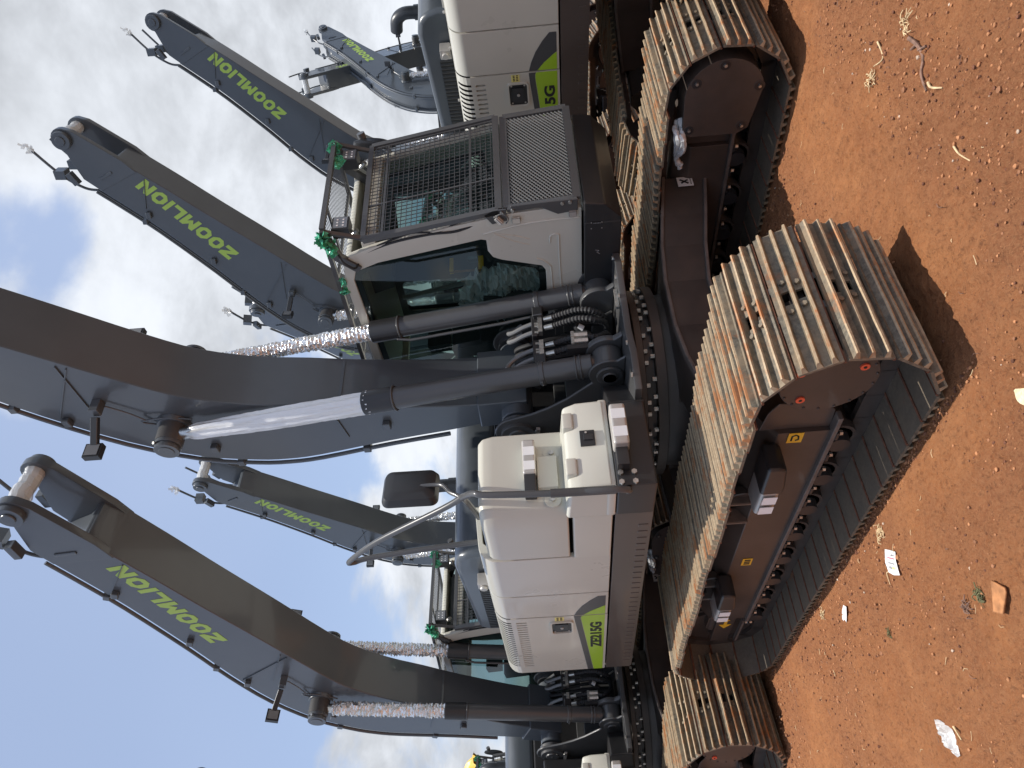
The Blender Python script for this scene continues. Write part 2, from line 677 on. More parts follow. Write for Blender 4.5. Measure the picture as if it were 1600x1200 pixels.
        mb.tube([(1.238, yy + s * .003, .455), (1.275, yy + s * .003, .455), (1.285, yy + s * .003, .44), (1.275, yy + s * .003, .425), (1.245, yy + s * .003, .42), (1.238, yy + s * .003, .435)], .0045, 5, 'black_print')
        mb.build('hook_decal', tf)
        mb = MB('label_yellow', 'black_print')
        mb.box(-.27, -.17, min(yy, yy + s * .002), max(yy, yy + s * .002), .40, .465, 'label_yellow')
        for k in range(3):
            mb.box(-.255 + k * .027, -.238 + k * .027, min(yy, yy + s * .0035), max(yy, yy + s * .0035), .412, .45, 'black_print')
        mb.build('warning_decal', tf)
        # bottom rollers
        for k in range(8):
            mb = MB('chassis_brown', 'steel_zinc', 'frame_black')
            x = 1.18 - k * .345
            mb.cyl((x, yc - .15, .205), (x, yc + .15, .205), .082, .082, 16, 'chassis_brown')
            for d in (-1, 1):
                mb.cyl((x, yc + d * .10, .205), (x, yc + d * .15, .205), .10, .10, 16, 'chassis_brown')
                mb.cyl((x, yc + d * .15, .205), (x, yc + d * .205, .205), .062, .055, 14, 'frame_black')
                mb.box(x - .075, x + .075, yc + d * .155 - .02, yc + d * .155 + .02, .205, .262, 'frame_black')
                for e in (-.10, .10):
                    mb.hexbolt((x + e, yc + d * .19, .262), (0, 0, -1), .015, .05, 'steel_zinc')
                    mb.box(x + e - .03, x + e + .03, yc + d * .185 - .03, yc + d * .185 + .03, .236, .250, 'frame_black')
            mb.build('bottom_roller', tf)
        # carrier rollers with their arched brackets
        for x in (.50, -.68):
            mb = MB('chassis_brown', 'frame_black')
            yb = yc + s * .135
            out_ = arc(x, .575, .165, -8, 188, 14)
            inn = arc(x, .575, .115, 188, -8, 14)
            mb.prism(out_ + inn, 'y', yb - .03, yb + .03, 'chassis_brown')
            for e in (-.13, .10):
                mb.box(x + e, x + e + .024, yb + s * .02 - .05, yb + s * .02 + .05, .53, .71, 'chassis_edge')
            mb.cyl((x, yc - .10, .672), (x, yc + .10, .672), .072, .072, 16, 'frame_black')
            mb.build('carrier_roller', tf, bevel=.006, seg=1)
        # steps
        for x in (.73, -.90):
            mb = MB('silver_paint', 'reflector_white', 'frame_black')
            ya, yb = yc + s * .175, yc + s * .345
            y0, y1 = min(ya, yb), max(ya, yb)
            mb.box(x, x + .24, y0 + .01, y1, .485, .59, 'silver_paint')
            st = mb.build('step', tf, bevel=.022, seg=3)
            mb = MB('frame_black')
            mb.prism([(x + .235, .478), (x + .30, .478), (x + .47, .50), (x + .49, .53), (x + .49, .60), (x + .235, .597)], 'y', y0, y1 - .004)
            mb.build('step_bracket', tf, bevel=.02, seg=3)
            for a in (.035, .140):
                mb = MB('reflector_white')
                mb.box(x + a, x + a + .072, min(yb, yb + s * .003), max(yb, yb + s * .003), .500, .574)
                mb.build('step_reflector', tf)
        # inner face decal of the left frame handled below
    # centre X frame
    mb = MB('chassis_brown', 'chassis_edge')
    ys = [-1.05, -.75, -.5, -.2, .2, .5, .75, 1.05]
    fx = [1.02, .93, .87, .825, .825, .87, .93, 1.02]
    top = [.70, .745, .78, .80, .80, .78, .745, .70]
    bot = [.40, .44, .48, .51, .51, .48, .44, .40]
    for i in range(7):
        for sg in (1, -1):
            a, b_ = (fx[i] * sg, fx[i + 1] * sg)
            ia, ib = a - sg * .42, b_ - sg * .42
            if abs(ys[i]) < .6 and abs(ys[i + 1]) < .6:
                ia = ib = -sg * .02
            mb.hexa([(ia, ys[i], bot[i]), (a, ys[i], bot[i]), (b_, ys[i + 1], bot[i + 1]), (ib, ys[i + 1], bot[i + 1]),
                     (ia, ys[i], top[i]), (a, ys[i], top[i]), (b_, ys[i + 1], top[i + 1]), (ib, ys[i + 1], top[i + 1])])
    mb.cyl((0, 0, .45), (0, 0, .875), .66, .63, 40)
    cf = mb.build('center_frame', root)
    parts.append(cf)
    for sg in (1, -1):
        for zz in (top, bot):
            mb = MB('chassis_edge')
            prev = None
            for i in range(8):
                x = fx[i] * sg
                n = mb.addv([(x - sg * .03, ys[i], zz[i] - .012), (x + sg * .022, ys[i], zz[i] - .012), (x + sg * .022, ys[i], zz[i] + .012), (x - sg * .03, ys[i], zz[i] + .012)])
                if prev is not None:
                    for a in range(4):
                        b_ = (a + 1) % 4
                        mb.face([prev + a, prev + b_, n + b_, n + a])
                if i in (0, 7):
                    mb.face([n, n + 1, n + 2, n + 3])
                prev = n
            mb.build('frame_flange', cf, bevel=.004, seg=1)
    # sticker on the inner side of the left leg
    mb = MB('label_white', 'black_print')
    mb.box(1.035, 1.038, .93, 1.03, .50, .61, 'label_white')
    mb.bar((1.0395, .955, .535), (1.0395, 1.0, .59), .004, .012, 'black_print')
    mb.bar((1.0395, .995, .535), (1.0395, .96, .585), .004, .012, 'black_print')
    for k in range(5):
        mb.box(1.038, 1.0395, .945 + k * .015, .953 + k * .015, .512, .520, 'black_print')
    mb.build('inspection_sticker', cf)
    # twisted plastic hanging at the hose inlet
    mb = MB('clear_film')
    rr = random.Random(5)
    for k in range(7):
        z0 = .70 - rr.random() * .05
        y0 = .80 + rr.random() * .10
        mb.tube([(1.55 + rr.random() * .1, y0, z0), (1.43 + rr.random() * .08, y0 - .03, z0 - .02), (1.30, .90 + rr.random() * .03, .655), (1.20 + rr.random() * .04, .90 + rr.random() * .07, .60 + rr.random() * .03)], .012, 6, smooth=4, rad=lambda i, k: .010 + .010 * abs(sin(i * 1.7)))
    tk = mb.build('plastic_wrap', cf)
    # slewing ring
    mb = MB('chassis_brown', 'frame_black', 'steel_zinc')
    mb.cyl((0, 0, .86), (0, 0, .93), .70, .70, 64, 'chassis_brown')
    mb.cyl((0, 0, .93), (0, 0, .995), .645, .645, 64, 'frame_black')
    mb.cyl((0, 0, .995), (0, 0, 1.045), .68, .68, 64, 'chassis_brown')
    mb.cyl((0, 0, 1.04), (0, 0, 1.10), .60, .60, 40, 'frame_black')
    sr = mb.build('slewing_ring', root, bevel=.004, seg=1)
    parts.append(sr)
    mb = MB('steel_zinc')
    for i in range(36):
        a = 2 * pi * (i + .3 * (i % 3 == 0)) / 36
        mb.hexbolt((.663 * cos(a), .663 * sin(a), .996), (0, 0, -1), .015, .024)
        a += .06
        mb.hexbolt((.676 * cos(a), .676 * sin(a), .93), (0, 0, 1), .015, .026)
    mb.build('bolt_markings', sr)
    return parts


def crumple(mb, p, r, n, seed, mat, g=5):
    r2 = random.Random(seed)
    p = Vector(p)
    for k in range(n):
        a = Vector((r2.gauss(0, 1), r2.gauss(0, 1), r2.gauss(0, 1))).normalized()
        b_ = a.cross(Vector((r2.gauss(0, 1), r2.gauss(0, 1), r2.gauss(0, 1)))).normalized()
        c = a.cross(b_)
        o = p + a * r * r2.uniform(0, .45)
        w, h = r * r2.uniform(.5, 1.1), r * r2.uniform(.4, .9)
        base = mb.addv([o + b_ * (w * (i / g - .5) * 2) + c * (h * (j / g - .5) * 2) + a * (r * .30 * r2.uniform(-1, 1) - r * .5 * ((i / g - .5) ** 2 + (j / g - .5) ** 2)) for i in range(g + 1) for j in range(g + 1)])
        for i in range(g):
            for j in range(g):
                if (i in (0, g - 1) and j in (0, g - 1)) and r2.random() < .6:
                    continue
                q = base + i * (g + 1) + j
                mb.face([q, q + 1, q + g + 2], mat)
                mb.face([q, q + g + 2, q + g + 1], mat)


def build_boom(root):
    fx, fz = FOOT[0], FOOT[2]
    R_ = lambda p: (p[0] - fx, p[1] - fz)
    bel = [(.165, 1.97), (.17, 2.38), (.24, 3.0), (.31, 3.40), (.37, 3.78), (.50, 4.17), (.70, 4.48), (1.1, 5.0), (1.53, 5.575), (1.86, 6.0), (2.17, 6.42), (2.215, 6.50)]
    top = [(.0, 1.97), (-.10, 2.22), (-.22, 2.88), (-.345, 3.45), (-.372, 3.72), (-.352, 3.97), (-.25, 4.36), (.016, 4.82), (.4, 5.25), (.822, 5.646), (1.36, 6.19), (1.68, 6.56), (1.86, 6.78)]

    def sm(pl):
        o = []
        q = [pl[0]] + pl + [pl[-1]]
        for i in range(1, len(q) - 2):
            for t in (0, .34, .67):
                a, b_, c, d = [Vector(v) for v in (q[i - 1], q[i], q[i + 1], q[i + 2])]
                o.append(tuple(.5 * ((2 * b_) + (c - a) * t + (2 * a - 5 * b_ + 4 * c - d) * t * t + (3 * b_ - a - 3 * c + d) * t ** 3)))
        o.append(pl[-1])
        return o
    B, T = sm(bel), sm(top)
    mb = MB('charcoal_paint')
    W = .225
    poly = [R_(p) for p in B] + [R_((2.04, 6.60))] + [R_(p) for p in reversed(T)]
    mb.prism(poly, 'y', -W, W)
    # foot boss
    mb.cyl((0, -.33, 0), (0, .33, 0), .115, .115, 28)
    mb.prism([R_(p) for p in ((-.06, 1.80), (.20, 1.80), (.19, 2.16), (-.09, 2.16))], 'y', -.25, .25)
    bo = mb.build('boom', root, loc=(0, 0, 0), bevel=.007, seg=1)
    bo.location = FOOT
    # edge plates: side plates stand a little proud of top and belly
    mb = MB('charcoal_paint')
    for s in (-1, 1):
        plate = [(2.06, 6.285), (2.20, 6.42), (2.52, 6.86)] + arc(2.43, 6.985, .125, -28, 170, 10) + [(2.22, 6.98), (1.98, 6.90), (1.84, 6.74)]
        mb.prism([R_(p) for p in plate], 'y', s * .165, s * .234)
        mb.cyl((2.43 - fx, s * .234, 6.985 - fz), (2.43 - fx, s * .285, 6.985 - fz), .105, .100, 24)
        mb.cyl((2.43 - fx, s * .285, 6.985 - fz), (2.43 - fx, s * .300, 6.985 - fz), .055, .05, 18)
        # weld pad and small rib
        mb.prism([R_(p) for p in ((2.05, 6.55), (2.075, 6.565), (1.99, 6.73), (1.965, 6.715))], 'y', s * .234, s * .246)
        mb.prism([R_(p) for p in ((1.95, 6.93), (2.08, 7.0), (2.05, 7.06), (1.92, 6.99))], 'y', s * .22, s * .30)
    mb.cyl((2.16 - fx, -.22, 6.50 - fz), (2.16 - fx, .22, 6.50 - fz), .045, .045, 16)
    mb.build('boom_fork', bo, bevel=.010, seg=2)
    mb = MB('clear_film')
    rr = random.Random(11)
    for k in range(3):
        mb.tube([(2.43 - fx + .02 * rr.random(), -.22 + .44 * i / 9, 6.985 - fz + .02 * rr.random()) for i in range(10)], .06, 10, rad=lambda i, k: .060 + .016 * rr.random())
    for y, q in ((-.17, 1), (.17, 2), (0, 3)):
        crumple(mb, (2.45 - fx, y, 7.0 - fz), .085 if y else .06, 4, q, None)
    mb.build('plastic_wrap', bo, sharp=12, fixn=False)
    # weld seams
    mb = MB('charcoal_paint')
    for a, b_ in (((.42, 4.88), (.93, 4.86)), ((-.12, 3.17), (.11, 3.20)), ((.36, 5.15), (.90, 4.80)), ((1.62, 6.30), (1.98, 6.22)), ((.13, 2.15), (.02, 2.17))):
        for s in (-1, 1):
            p, q = R_(a), R_(b_)
            mb.bar((p[0], s * (W + .002), p[1]), (q[0], s * (W + .002), q[1]), .018, .008)
    mb.bar((.26 - fx, -.20, 3.15 - fz), (.26 - fx, .20, 3.15 - fz), .02, .02)
    mb.build('weld_seam', bo)
    # lettering
    mbr = MB('lime_letter')
    P, wid = stroke_letters('ZOOMLION', .168, .150, .047, .020, .20)
    e1 = Vector((cos(radians(43)), 0, sin(radians(43))))
    e2 = Vector((-e1.z, 0, e1.x))
    k = 1.27 / wid
    o = e1 * 4.41 + e2 * 3.188 - Vector((fx, 0, fz))

    def lay(s):
        mbx = MB('lime_letter')
        for p in P:
            pp = []
            for a, b_ in p:
                if s < 0:
                    v = o + e1 * (a * k) + e2 * b_
                else:
                    v = o + e1 * (1.27 - a * k) + e2 * b_
                pp.append((v.x, v.z))
            mbx.sheet(pp, [], 'y', s * (W + .0006), s * (W + .0022))
        mbx.build('boom_lettering', bo)
    lay(-1)
    lay(1)
    # pipes running along the back of the boom with clamps
    def along(off, lo=1):
        o_ = []
        for i in range(lo, len(T)):
            a = Vector(T[max(0, i - 1)])
            b_ = Vector(T[min(len(T) - 1, i + 1)])
            d = (b_ - a).normalized()
            n = Vector((-d.y, d.x))
            q = Vector(T[i]) + n * off
            o_.append(R_((q.x, q.y)))
        return o_
    for y in (-.165, .165):
        mb = MB('charcoal_paint')
        for off, dy in ((.045, 0), (.045, -.055)):
            path = [(p[0], y + dy * (1 if y < 0 else -1), p[1]) for p in along(off, 4)]
            mb.tube(path, .017, 8)
        tip = along(.045, len(T) - 2)[-1]
        mb.tube([(tip[0], y, tip[1]), (1.86 - fx, y * 1.1, 6.95 - fz), (2.02 - fx, y * 1.25, 7.15 - fz), (2.30 - fx, y * 1.25, 7.38 - fz)], .016, 8, smooth=5)
        mb.box(1.985 - fx, 2.085 - fx, y - .10, y + .03, 7.08 - fz, 7.20 - fz)
        mb.build('boom_pipe', bo)
        al = along(.045, 4)
        cl_ = []
        for i in (3, 12, 21, 27):
            if i < len(al):
                p = al[i]
                cl_.append((p[0] - .03, p[0] + .03, y - .075, y + .035, p[1] - .035, p[1] + .022))
        for (a, b_) in ((.34, 5.10), (-.12, 4.20), (.02, 2.85), (.95, 5.66), (1.55, 6.28)):
            p = R_((a, b_))
            s = -1 if y < 0 else 1
            cl_.append((p[0] - .036, p[0] + .036, s * .247 - .021, s * .247 + .021, p[1] - .028, p[1] + .028))
        for c in cl_:
            mb = MB('charcoal_paint')
            mb.box(*c)
            mb.build('pipe_clamp', bo, bevel=.005, seg=1)
    mb = MB('clear_film')
    crumple(mb, (2.31 - fx, -.21, 7.40 - fz), .075, 4, 14, None, 3)
    crumple(mb, (2.35 - fx, -.22, 7.45 - fz), .06, 2, 15, None, 3)
    mb.build('hose_end_wrap', bo, sharp=12, fixn=False)
    # upper cylinder pin through the boom
    px, pz = ROD[0] - fx, ROD[1] - fz
    mb = MB('charcoal_paint', 'steel_zinc')
    mb.cyl((px, -.46, pz), (px, .46, pz), .078, .078, 24)
    for s in (-1, 1):
        mb.cyl((px, s * .225, pz), (px, s * .262, pz), .125, .115, 28)
        mb.cyl((px, s * .275, pz), (px, s * .425, pz), .094, .094, 28)
        mb.cyl((px, s * .44, pz), (px, s * .465, pz), .088, .088, 28)
        mb.cyl((px, s * .465, pz), (px, s * .470, pz), .055, .055, 20)
        mb.tube([(px + .03, s * .24, pz + .12), (px + .10, s * .26, pz + .19), (px + .11, s * .25, pz + .02), (px + .06, s * .24, pz - .16)], .008, 6, smooth=4)
        mb.hexbolt((px + .06, s * .43, pz + .06), (1, s * .4, .4), .012, .02, 'steel_zinc')
    mb.build('cylinder_pin', bo, bevel=.004, seg=1)
    # work lamps on brackets
    for s in (-1, 1):
        mb = MB('charcoal_paint', 'plastic_black')
        mb.box(.49 - fx, .56 - fx, s * .275 - .05, s * .275 + .05, 4.745 - fz, 4.81 - fz, 'charcoal_paint')
        mb.bar((.50 - fx, s * .34, 4.78 - fz), (.38 - fx, s * .49, 4.80 - fz), .04, .05, 'plastic_black')
        mb.tube([(.50 - fx, s * .25, 4.74 - fz), (.40 - fx, s * .25, 4.62 - fz), (.30 - fx, s * .26, 4.52 - fz)], .007, 6, smooth=4)
        lb = mb.build('lamp_bracket', bo, bevel=.006, seg=1)
        mb = MB('plastic_black', 'lamp_glass')
        mb.box(.34 - fx, .39 - fx, s * .535 - .055, s * .535 + .055, 4.74 - fz, 4.86 - fz, 'plastic_black')
        mb.box(.391 - fx, .396 - fx, s * .535 - .045, s * .535 + .045, 4.752 - fz, 4.848 - fz, 'lamp_glass')
        mb.build('work_lamp', lb, bevel=.008)
    return bo


def crinkle(mb, z0, z1, r, mat, n=18, rings=70, amp=.012, seed=1, taper=None, pleat=0):
    rr = random.Random(seed)
    ph = rr.random() * 9
    base = None
    for i in range(rings + 1):
        z = z0 + (z1 - z0) * i / rings
        rad0 = r if taper is None else r * taper(i / rings)
        row = []
        for j in range(n):
            a = 2 * pi * j / n
            if pleat:
                d = amp * sin(pleat * a + ph + 1.3 * sin(i * .11)) + .25 * amp * rr.uniform(-1, 1)
            else:
                d = amp * rr.uniform(-1, 1) + amp * .6 * noise.noise(Vector((cos(a) * 2, sin(a) * 2, z * 14 + ph)))
                d += .5 * amp * ((i % 2) * 2 - 1)
            row.append((cos(a) * (rad0 + d), sin(a) * (rad0 + d), z))
        k = mb.addv(row)
        if base is not None:
            for j in range(n):
                l = (j + 1) % n
                if rr.random() < .5:
                    mb.face([base + j, base + l, k + l], mat)
                    mb.face([base + j, k + l, k + j], mat)
                else:
                    mb.face([base + j, base + l, k + j], mat)
                    mb.face([base + l, k + l, k + j], mat)
        base = k


CYL_L0 = hypot(ROD[0] - CYL[0], ROD[1] - CYL[1])


def build_cylinder(root, s):
    mb = MB('gunmetal_paint', 'frame_black', 'steel_zinc')
    mb.cyl((0, 0, .10), (0, 0, 1.50), .076, .076, 28)
    mb.cyl((0, 0, .06), (0, 0, .14), .05, .076, 24)
    mb.cyl((0, 0, 1.46), (0, 0, 1.475), .090, .090, 28)
    mb.cyl((0, 0, 1.475), (0, 0, 1.69), .084, .084, 28, 'frame_black')
    mb.cyl((0, -.075, 0), (0, .075, 0), .098, .098, 26)
    for z in (.42, .17, .20):
        mb.cyl((0, 0, z), (0, 0, z + (.035 if z > .4 else .014)), .083, .083, 26, 'gunmetal_paint')
    mb.box(-.03, .03, s * -.10 - .05, s * -.10 + .05, .405, .475, 'frame_black')
    for q in (.02, .05):
        mb.hexbolt((q - .03, .083, .437), (0, 1, 0), .009, .012)
        mb.hexbolt((q - .03, -.083, .437), (0, -1, 0), .009, .012)
    # steel line along the barrel
    mb.tube([(-.05, -s * .085, .50), (-.05, -s * .10, .7), (-.05, -s * .10, 1.40), (-.03, -s * .085, 1.5)], .012, 8)
    c = mb.build('boom_cylinder', root, bevel=.004, seg=1)
    c.location = (CYL[0], s * .328, CYL[1])
    mb = MB('steel_bright', 'gunmetal_paint')
    mb.cyl((0, 0, -1.55), (0, 0, -.08), .043, .043, 20, 'steel_bright')
    mb.cyl((0, -.072, 0), (0, .072, 0), .098, .098, 26, 'gunmetal_paint')
    r = mb.build('cylinder_rod', c)
    return c, r


def rod_wrap(rod, style, seed, len_):
    mb = MB('foil', 'silver_wrap')
    if style == 'foil':
        crinkle(mb, -len_, -.13, .062, 'foil', amp=.012, seed=seed, rings=int(len_ * 62), n=15)
    elif style == 'tight':
        crinkle(mb, -len_, -.13, .060, 'foil', amp=.007, seed=seed, rings=90, n=20, taper=lambda t: 1.05 - .25 * t)
    else:
        crinkle(mb, -len_, -.11, .074, 'silver_wrap', amp=.007, seed=seed, rings=40, n=40, pleat=9, taper=lambda t: 1.0 - .30 * max(0, t - .45) / .55 - (.35 * max(0, t - .93) / .07))
        rr = random.Random(3)
        for k in range(16):
            a = 2 * pi * k / 16
            mb.tube([(.070 * cos(a), .070 * sin(a), -len_ + .02), (.080 * cos(a), .080 * sin(a), -len_ - rr.uniform(.01, .05))], .007, 5, 'silver_wrap')
    return mb.build('rod_wrap', rod, sharp=15 if style != 'pleat' else 50)


def rrect(x0, x1, z0, z1, r, n=4):
    return arc(x1 - r, z1 - r, r, 0, 90, n) + arc(x0 + r, z1 - r, r, 90, 180, n) + arc(x0 + r, z0 + r, r, 180, 270, n) + arc(x1 - r, z0 + r, r, 270, 360, n)


def build_upper(root):
    # ---- revolving frame
    mb = MB('frame_black')
    mb.prism([(-2.30, -1.28), (.60, -1.28), (.88, -.80), (.60, -.47), (.10, -.46), (.10, .36), (-.6, .36), (-2.30, 1.28)], 'z', 1.085, 1.30)
    mb.prism([(-.62, .36), (1.26, .36), (1.27, 1.30), (1.05, 1.37), (-2.30, 1.37), (-2.30, .36)], 'z', 1.09, 1.335)
    mb.prism([(1.02, 1.09), (1.28, 1.09), (1.40, 1.20), (1.42, 1.335), (1.02, 1.335)], 'y', .365, 1.36)
    uf = mb.build('revolving_frame', root, bevel=.012)
    # front deck plate, slightly proud
    mb = MB('gunmetal_paint')
    mb.prism([(.55, -.80), (.98, -.80), (1.02, -.55), (.95, -.30), (1.00, .05), (1.03, .22), (.98, .36), (.55, .36)], 'z', 1.10, 1.145)
    mb.build('deck_plate', uf, bevel=.006)
    # boom bracket plates
    mb = MB('gunmetal_paint')
    cx, cz = CYL
    for y0, y1 in ((-.43, -.405), (.405, .43)):
        pl = arc(.07, 1.88, .165, 178, 28, 12) + [(.27, 1.78), (.33, 1.66), (.42, 1.53)] + arc(cx, cz, .135, 125, -20, 10) + [(.83, 1.145), (-.42, 1.145), (-.30, 1.5)]
        mb.prism(pl, 'y', y0, y1)
    for y0, y1 in ((-.25, -.20), (.20, .25)):
        pl = arc(cx, cz, .135, 165, -20, 12) + [(.83, 1.145), (.30, 1.145), (.36, 1.30)]
        mb.prism(pl, 'y', y0, y1)
    mb.box(-.42, -.36, -.43, .43, 1.15, 1.60)
    mb.box(.12, .16, -.40, .40, 1.15, 1.52)
    br = mb.build('boom_bracket', uf, bevel=.012)
    for s in (-1, 1):
        mb = MB('gunmetal_paint', 'steel_zinc', 'silver_paint')
        mb.cyl((.07, s * .36, 1.88), (.07, s * .455, 1.88), .125, .12, 30)
        mb.cyl((.07, s * .455, 1.88), (.07, s * .468, 1.88), .07, .066, 26)
        mb.cyl((.07, s * .468, 1.88), (.07, s * .472, 1.88), .012, .012, 10, 'frame_black')
        mb.bar((-.02, s * .462, 1.755), (.15, s * .462, 1.735), .026, .03, 'silver_paint')
        for q in (-.01, .14):
            mb.hexbolt((q, s * .472, 1.747), (0, s, 0), .017, .012)
        mb.build('boom_pin', uf, bevel=.004, seg=1)
        mb = MB('gunmetal_paint')
        mb.cyl((cx, s * .208, cz), (cx, s * .462, cz), .046, .046, 22)
        mb.cyl((cx, s * .43, cz), (cx, s * .448, cz), .088, .085, 26)
        mb.cyl((cx, s * .448, cz), (cx, s * .462, cz), .05, .046, 22)
        mb.cyl((cx, s * .235, cz), (cx, s * .222, cz), .088, .085, 26)
        mb.build('cylinder_foot_pin', uf, bevel=.004, seg=1)
    # ---- hydraulic hoses at the boom foot
    for y, x0 in ((.165, .0), (.085, .0), (-.075, .0), (-.155, .0)):
        hz = MB('rubber', 'steel_zinc', 'pipe_grey', 'frame_black')
        p = [(.60 + x0, y, 1.58), (.64, y - .01, 1.50), (.69, y - .03, 1.40), (.70, y - .06, 1.30), (.62, y * .6, 1.22), (.46, y * .4, 1.20)]
        hz.tube(p, .021, 10, 'rubber', smooth=9, rad=lambda i, k: .019 + .005 * (i % 2))
        hz.cyl((.585, y, 1.64), (.60, y, 1.575), .019, .021, 10, 'steel_zinc')
        for dy in (-.028, .028):
            hz.hexbolt((.575, y + dy, 1.66), (0, 0, 1), .011, .05)
        hz.box(.555, .60, y - .042, y + .042, 1.655, 1.685, 'steel_zinc')
        hz.build('hydraulic_hose', uf)
        hz = MB('pipe_grey')
        yb = y + (.09 if y > 0 else -.06)
        hz.tube([(.565, y, 1.67), (.52, y, 1.78), (.47, y, 1.86), (.44, y + .02, 1.90), (.42, yb * .8 + .02, 1.86), (.44, yb, 1.80)] if y > 0 else [(.565, y, 1.67), (.53, y, 1.76), (.49, y - .01, 1.84), (.47, y - .05, 1.90), (.47, y - .09, 1.92)], .017, 9, 'pipe_grey', smooth=5)
        hz.build('steel_pipe', uf)
    for y in (.125, -.115):
        hz = MB('frame_black')
        hz.box(.52, .58, y - .10, y + .10, 1.69, 1.73, 'frame_black')
        hz.build('pipe_clamp', uf, bevel=.004, seg=1)
    for k in range(5):
        hz = MB('rubber')
        y = -.10 + .06 * k
        hz.tube([(.15, y, 1.70), (.26, y + .02, 1.86), (.38, y - .02, 1.74), (.42, y, 1.46), (.36, y + .03, 1.22)], .017, 8, 'rubber', smooth=6)
        hz.build('hydraulic_hose', uf)
    hz = MB('rubber', 'label_white', 'steel_bright', 'frame_black', 'steel_zinc')
    hz.tube([(.55, .02, 1.33), (.60, .06, 1.42), (.58, .11, 1.34), (.56, .10, 1.20)], .022, 9, 'rubber', smooth=6)
    hz.cyl((.585, .045, 1.375), (.60, .06, 1.41), .026, .026, 10, 'label_white')
    hz.cyl((.62, .11, 1.25), (.61, .17, 1.165), .010, .010, 8, 'steel_bright')
    hz.cyl((.62, .105, 1.26), (.62, .118, 1.24), .018, .018, 8, 'steel_bright')
    hz.box(.66, .72, -.235, -.20, 1.20, 1.50, 'frame_black')
    for dy in (0, .05):
        hz.cyl((.70, -.16 + dy, 1.36), (.70, -.16 + dy, 1.45), .028, .028, 8, 'steel_zinc')
        hz.cyl((.70, -.16 + dy, 1.45), (.70, -.16 + dy, 1.47), .036, .036, 6, 'steel_zinc')
    hz.build('hose_fitting', uf)
    mb = MB('steel_zinc', 'frame_black')
    for y in (-.70, -.45, -.05, .12, .30):
        mb.cyl((.99, y, 1.146), (.99, y, 1.156), .016, .016, 6)
    mb.bar((.93, -.10, 1.16), (.93, .06, 1.16), .022, .022, 'steel_zinc')
    mb.build('deck_hardware', uf)

    # ---- right side: base box, toolbox, tank, doors
    mb = MB('frame_black')
    mb.prism([(.58, -1.395), (.92, -1.395), (.90, -.82), (.58, -.82)], 'z', 1.095, 1.315)
    mb.build('step_base', root, bevel=.014)
    mb = MB('sill_reflection_brown')
    mb.prism([(-2.36, 1.11), (-2.33, 1.09), (.57, 1.09), (.58, 1.10), (.58, 1.312), (-2.36, 1.312)], 'y', -1.362, -1.20)
    for k in range(30):  # added ribs imitate the streaks of a reflection on the sill
        x = -2.2 + k * .088
        mb.box(x, x + .03, -1.366, -1.361, 1.11, 1.17)
    mb.build('side_sill', root, bevel=.008)
    # toolbox (cream step box in front)
    sec = [(.55, 1.322), (.895, 1.322), (.905, 1.35), (.895, 1.50), (.855, 1.578), (.55, 1.600)]
    mb = MB('cream_paint')
    mb.prism(sec, 'y', -1.385, -.80)
    tb = mb.build('toolbox', root, bevel=.022, seg=3)
    mb = MB('cream_paint')
    mb.box(.57, .900, -1.391, -.795, 1.316, 1.368)
    mb.build('toolbox_skirt', tb, bevel=.012)
    for y in (-.93, -1.24):
        mb = MB('cream_paint')
        mb.box(.80, .902, y - .055, y + .055, 1.52, 1.585)
        mb.build('hinge_cover', tb, bevel=.012, seg=2)
    mb = MB('plastic_black', 'silver_paint')
    mb.prism([(-1.115, 1.405), (-1.015, 1.405), (-1.015, 1.49), (-1.115, 1.49)], 'x', .885, .914, 'plastic_black')
    mb.box(.914, .922, -1.085, -1.045, 1.415, 1.47, 'frame_black')
    mb.cyl((.912, -1.035, 1.455), (.922, -1.035, 1.455), .010, .010, 10, 'silver_paint')
    mb.build('latch', tb, bevel=.004)
    mb = MB('cream_paint')
    mb.box(-.035, .600, -1.366, -1.28, 1.325, 1.562)
    mb.build('lower_panel', root, bevel=.014, seg=2)
    # front step with reflectors
    mb = MB('silver_paint', 'reflector_white', 'frame_black')
    mb.box(.92, 1.03, -1.19, -.92, 1.225, 1.315, 'silver_paint')
    st = mb.build('step', root, bevel=.016, seg=3)
    for y in (-.995, -1.115):
        mb = MB('reflector_white')
        mb.box(1.030, 1.0325, y - .033, y + .033, 1.232, 1.308)
        mb.build('step_reflector', st)
    mb = MB('frame_black')
    mb.box(.91, .985, -1.30, -1.185, 1.235, 1.305)
    mb.build('step_bracket', st, bevel=.006)
    # fuel tank
    def tank_sec(x):
        return None
    mb = MB('tank_paint')
    pts = [(-.02, -1.36), (.40, -1.36), (.52, -1.35), (.585, -1.315), (.605, -1.24), (.60, -.80), (-.02, -.80)]
    zt = [1.585, 2.02, 2.085, 2.115]
    ins = [0, 0, .022, .07]
    k = len(pts)
    cxm, cym = .25, -1.05
    layers = []
    for z, i_ in zip(zt, ins):
        sc_ = lambda p: (p[0] + (cxm - p[0]) * i_ * 1.4, p[1] + (cym - p[1]) * i_ * 1.8, z)
        layers.append(mb.addv([sc_(p) for p in pts]))
    for a, b_ in zip(layers[:-1], layers[1:]):
        for i in range(k):
            j = (i + 1) % k
            mb.face([a + i, a + j, b_ + j, b_ + i])
    mb.face([layers[-1] + i for i in range(k)])
    mb.face([layers[0] + i for i in reversed(range(k))])
    ft = mb.build('fuel_tank', root, bevel=.012, seg=2, sharp=50)
    mb = MB('tank_paint', 'steel_zinc')
    for y, z in ((-.96, 1.66), (-1.28, 1.67)):
        mb.cyl((.60, y, z), (.606, y, z), .05, .05, 18, 'tank_paint')
        mb.hexbolt((.606, y, z), (1, 0, 0), .016, .014)
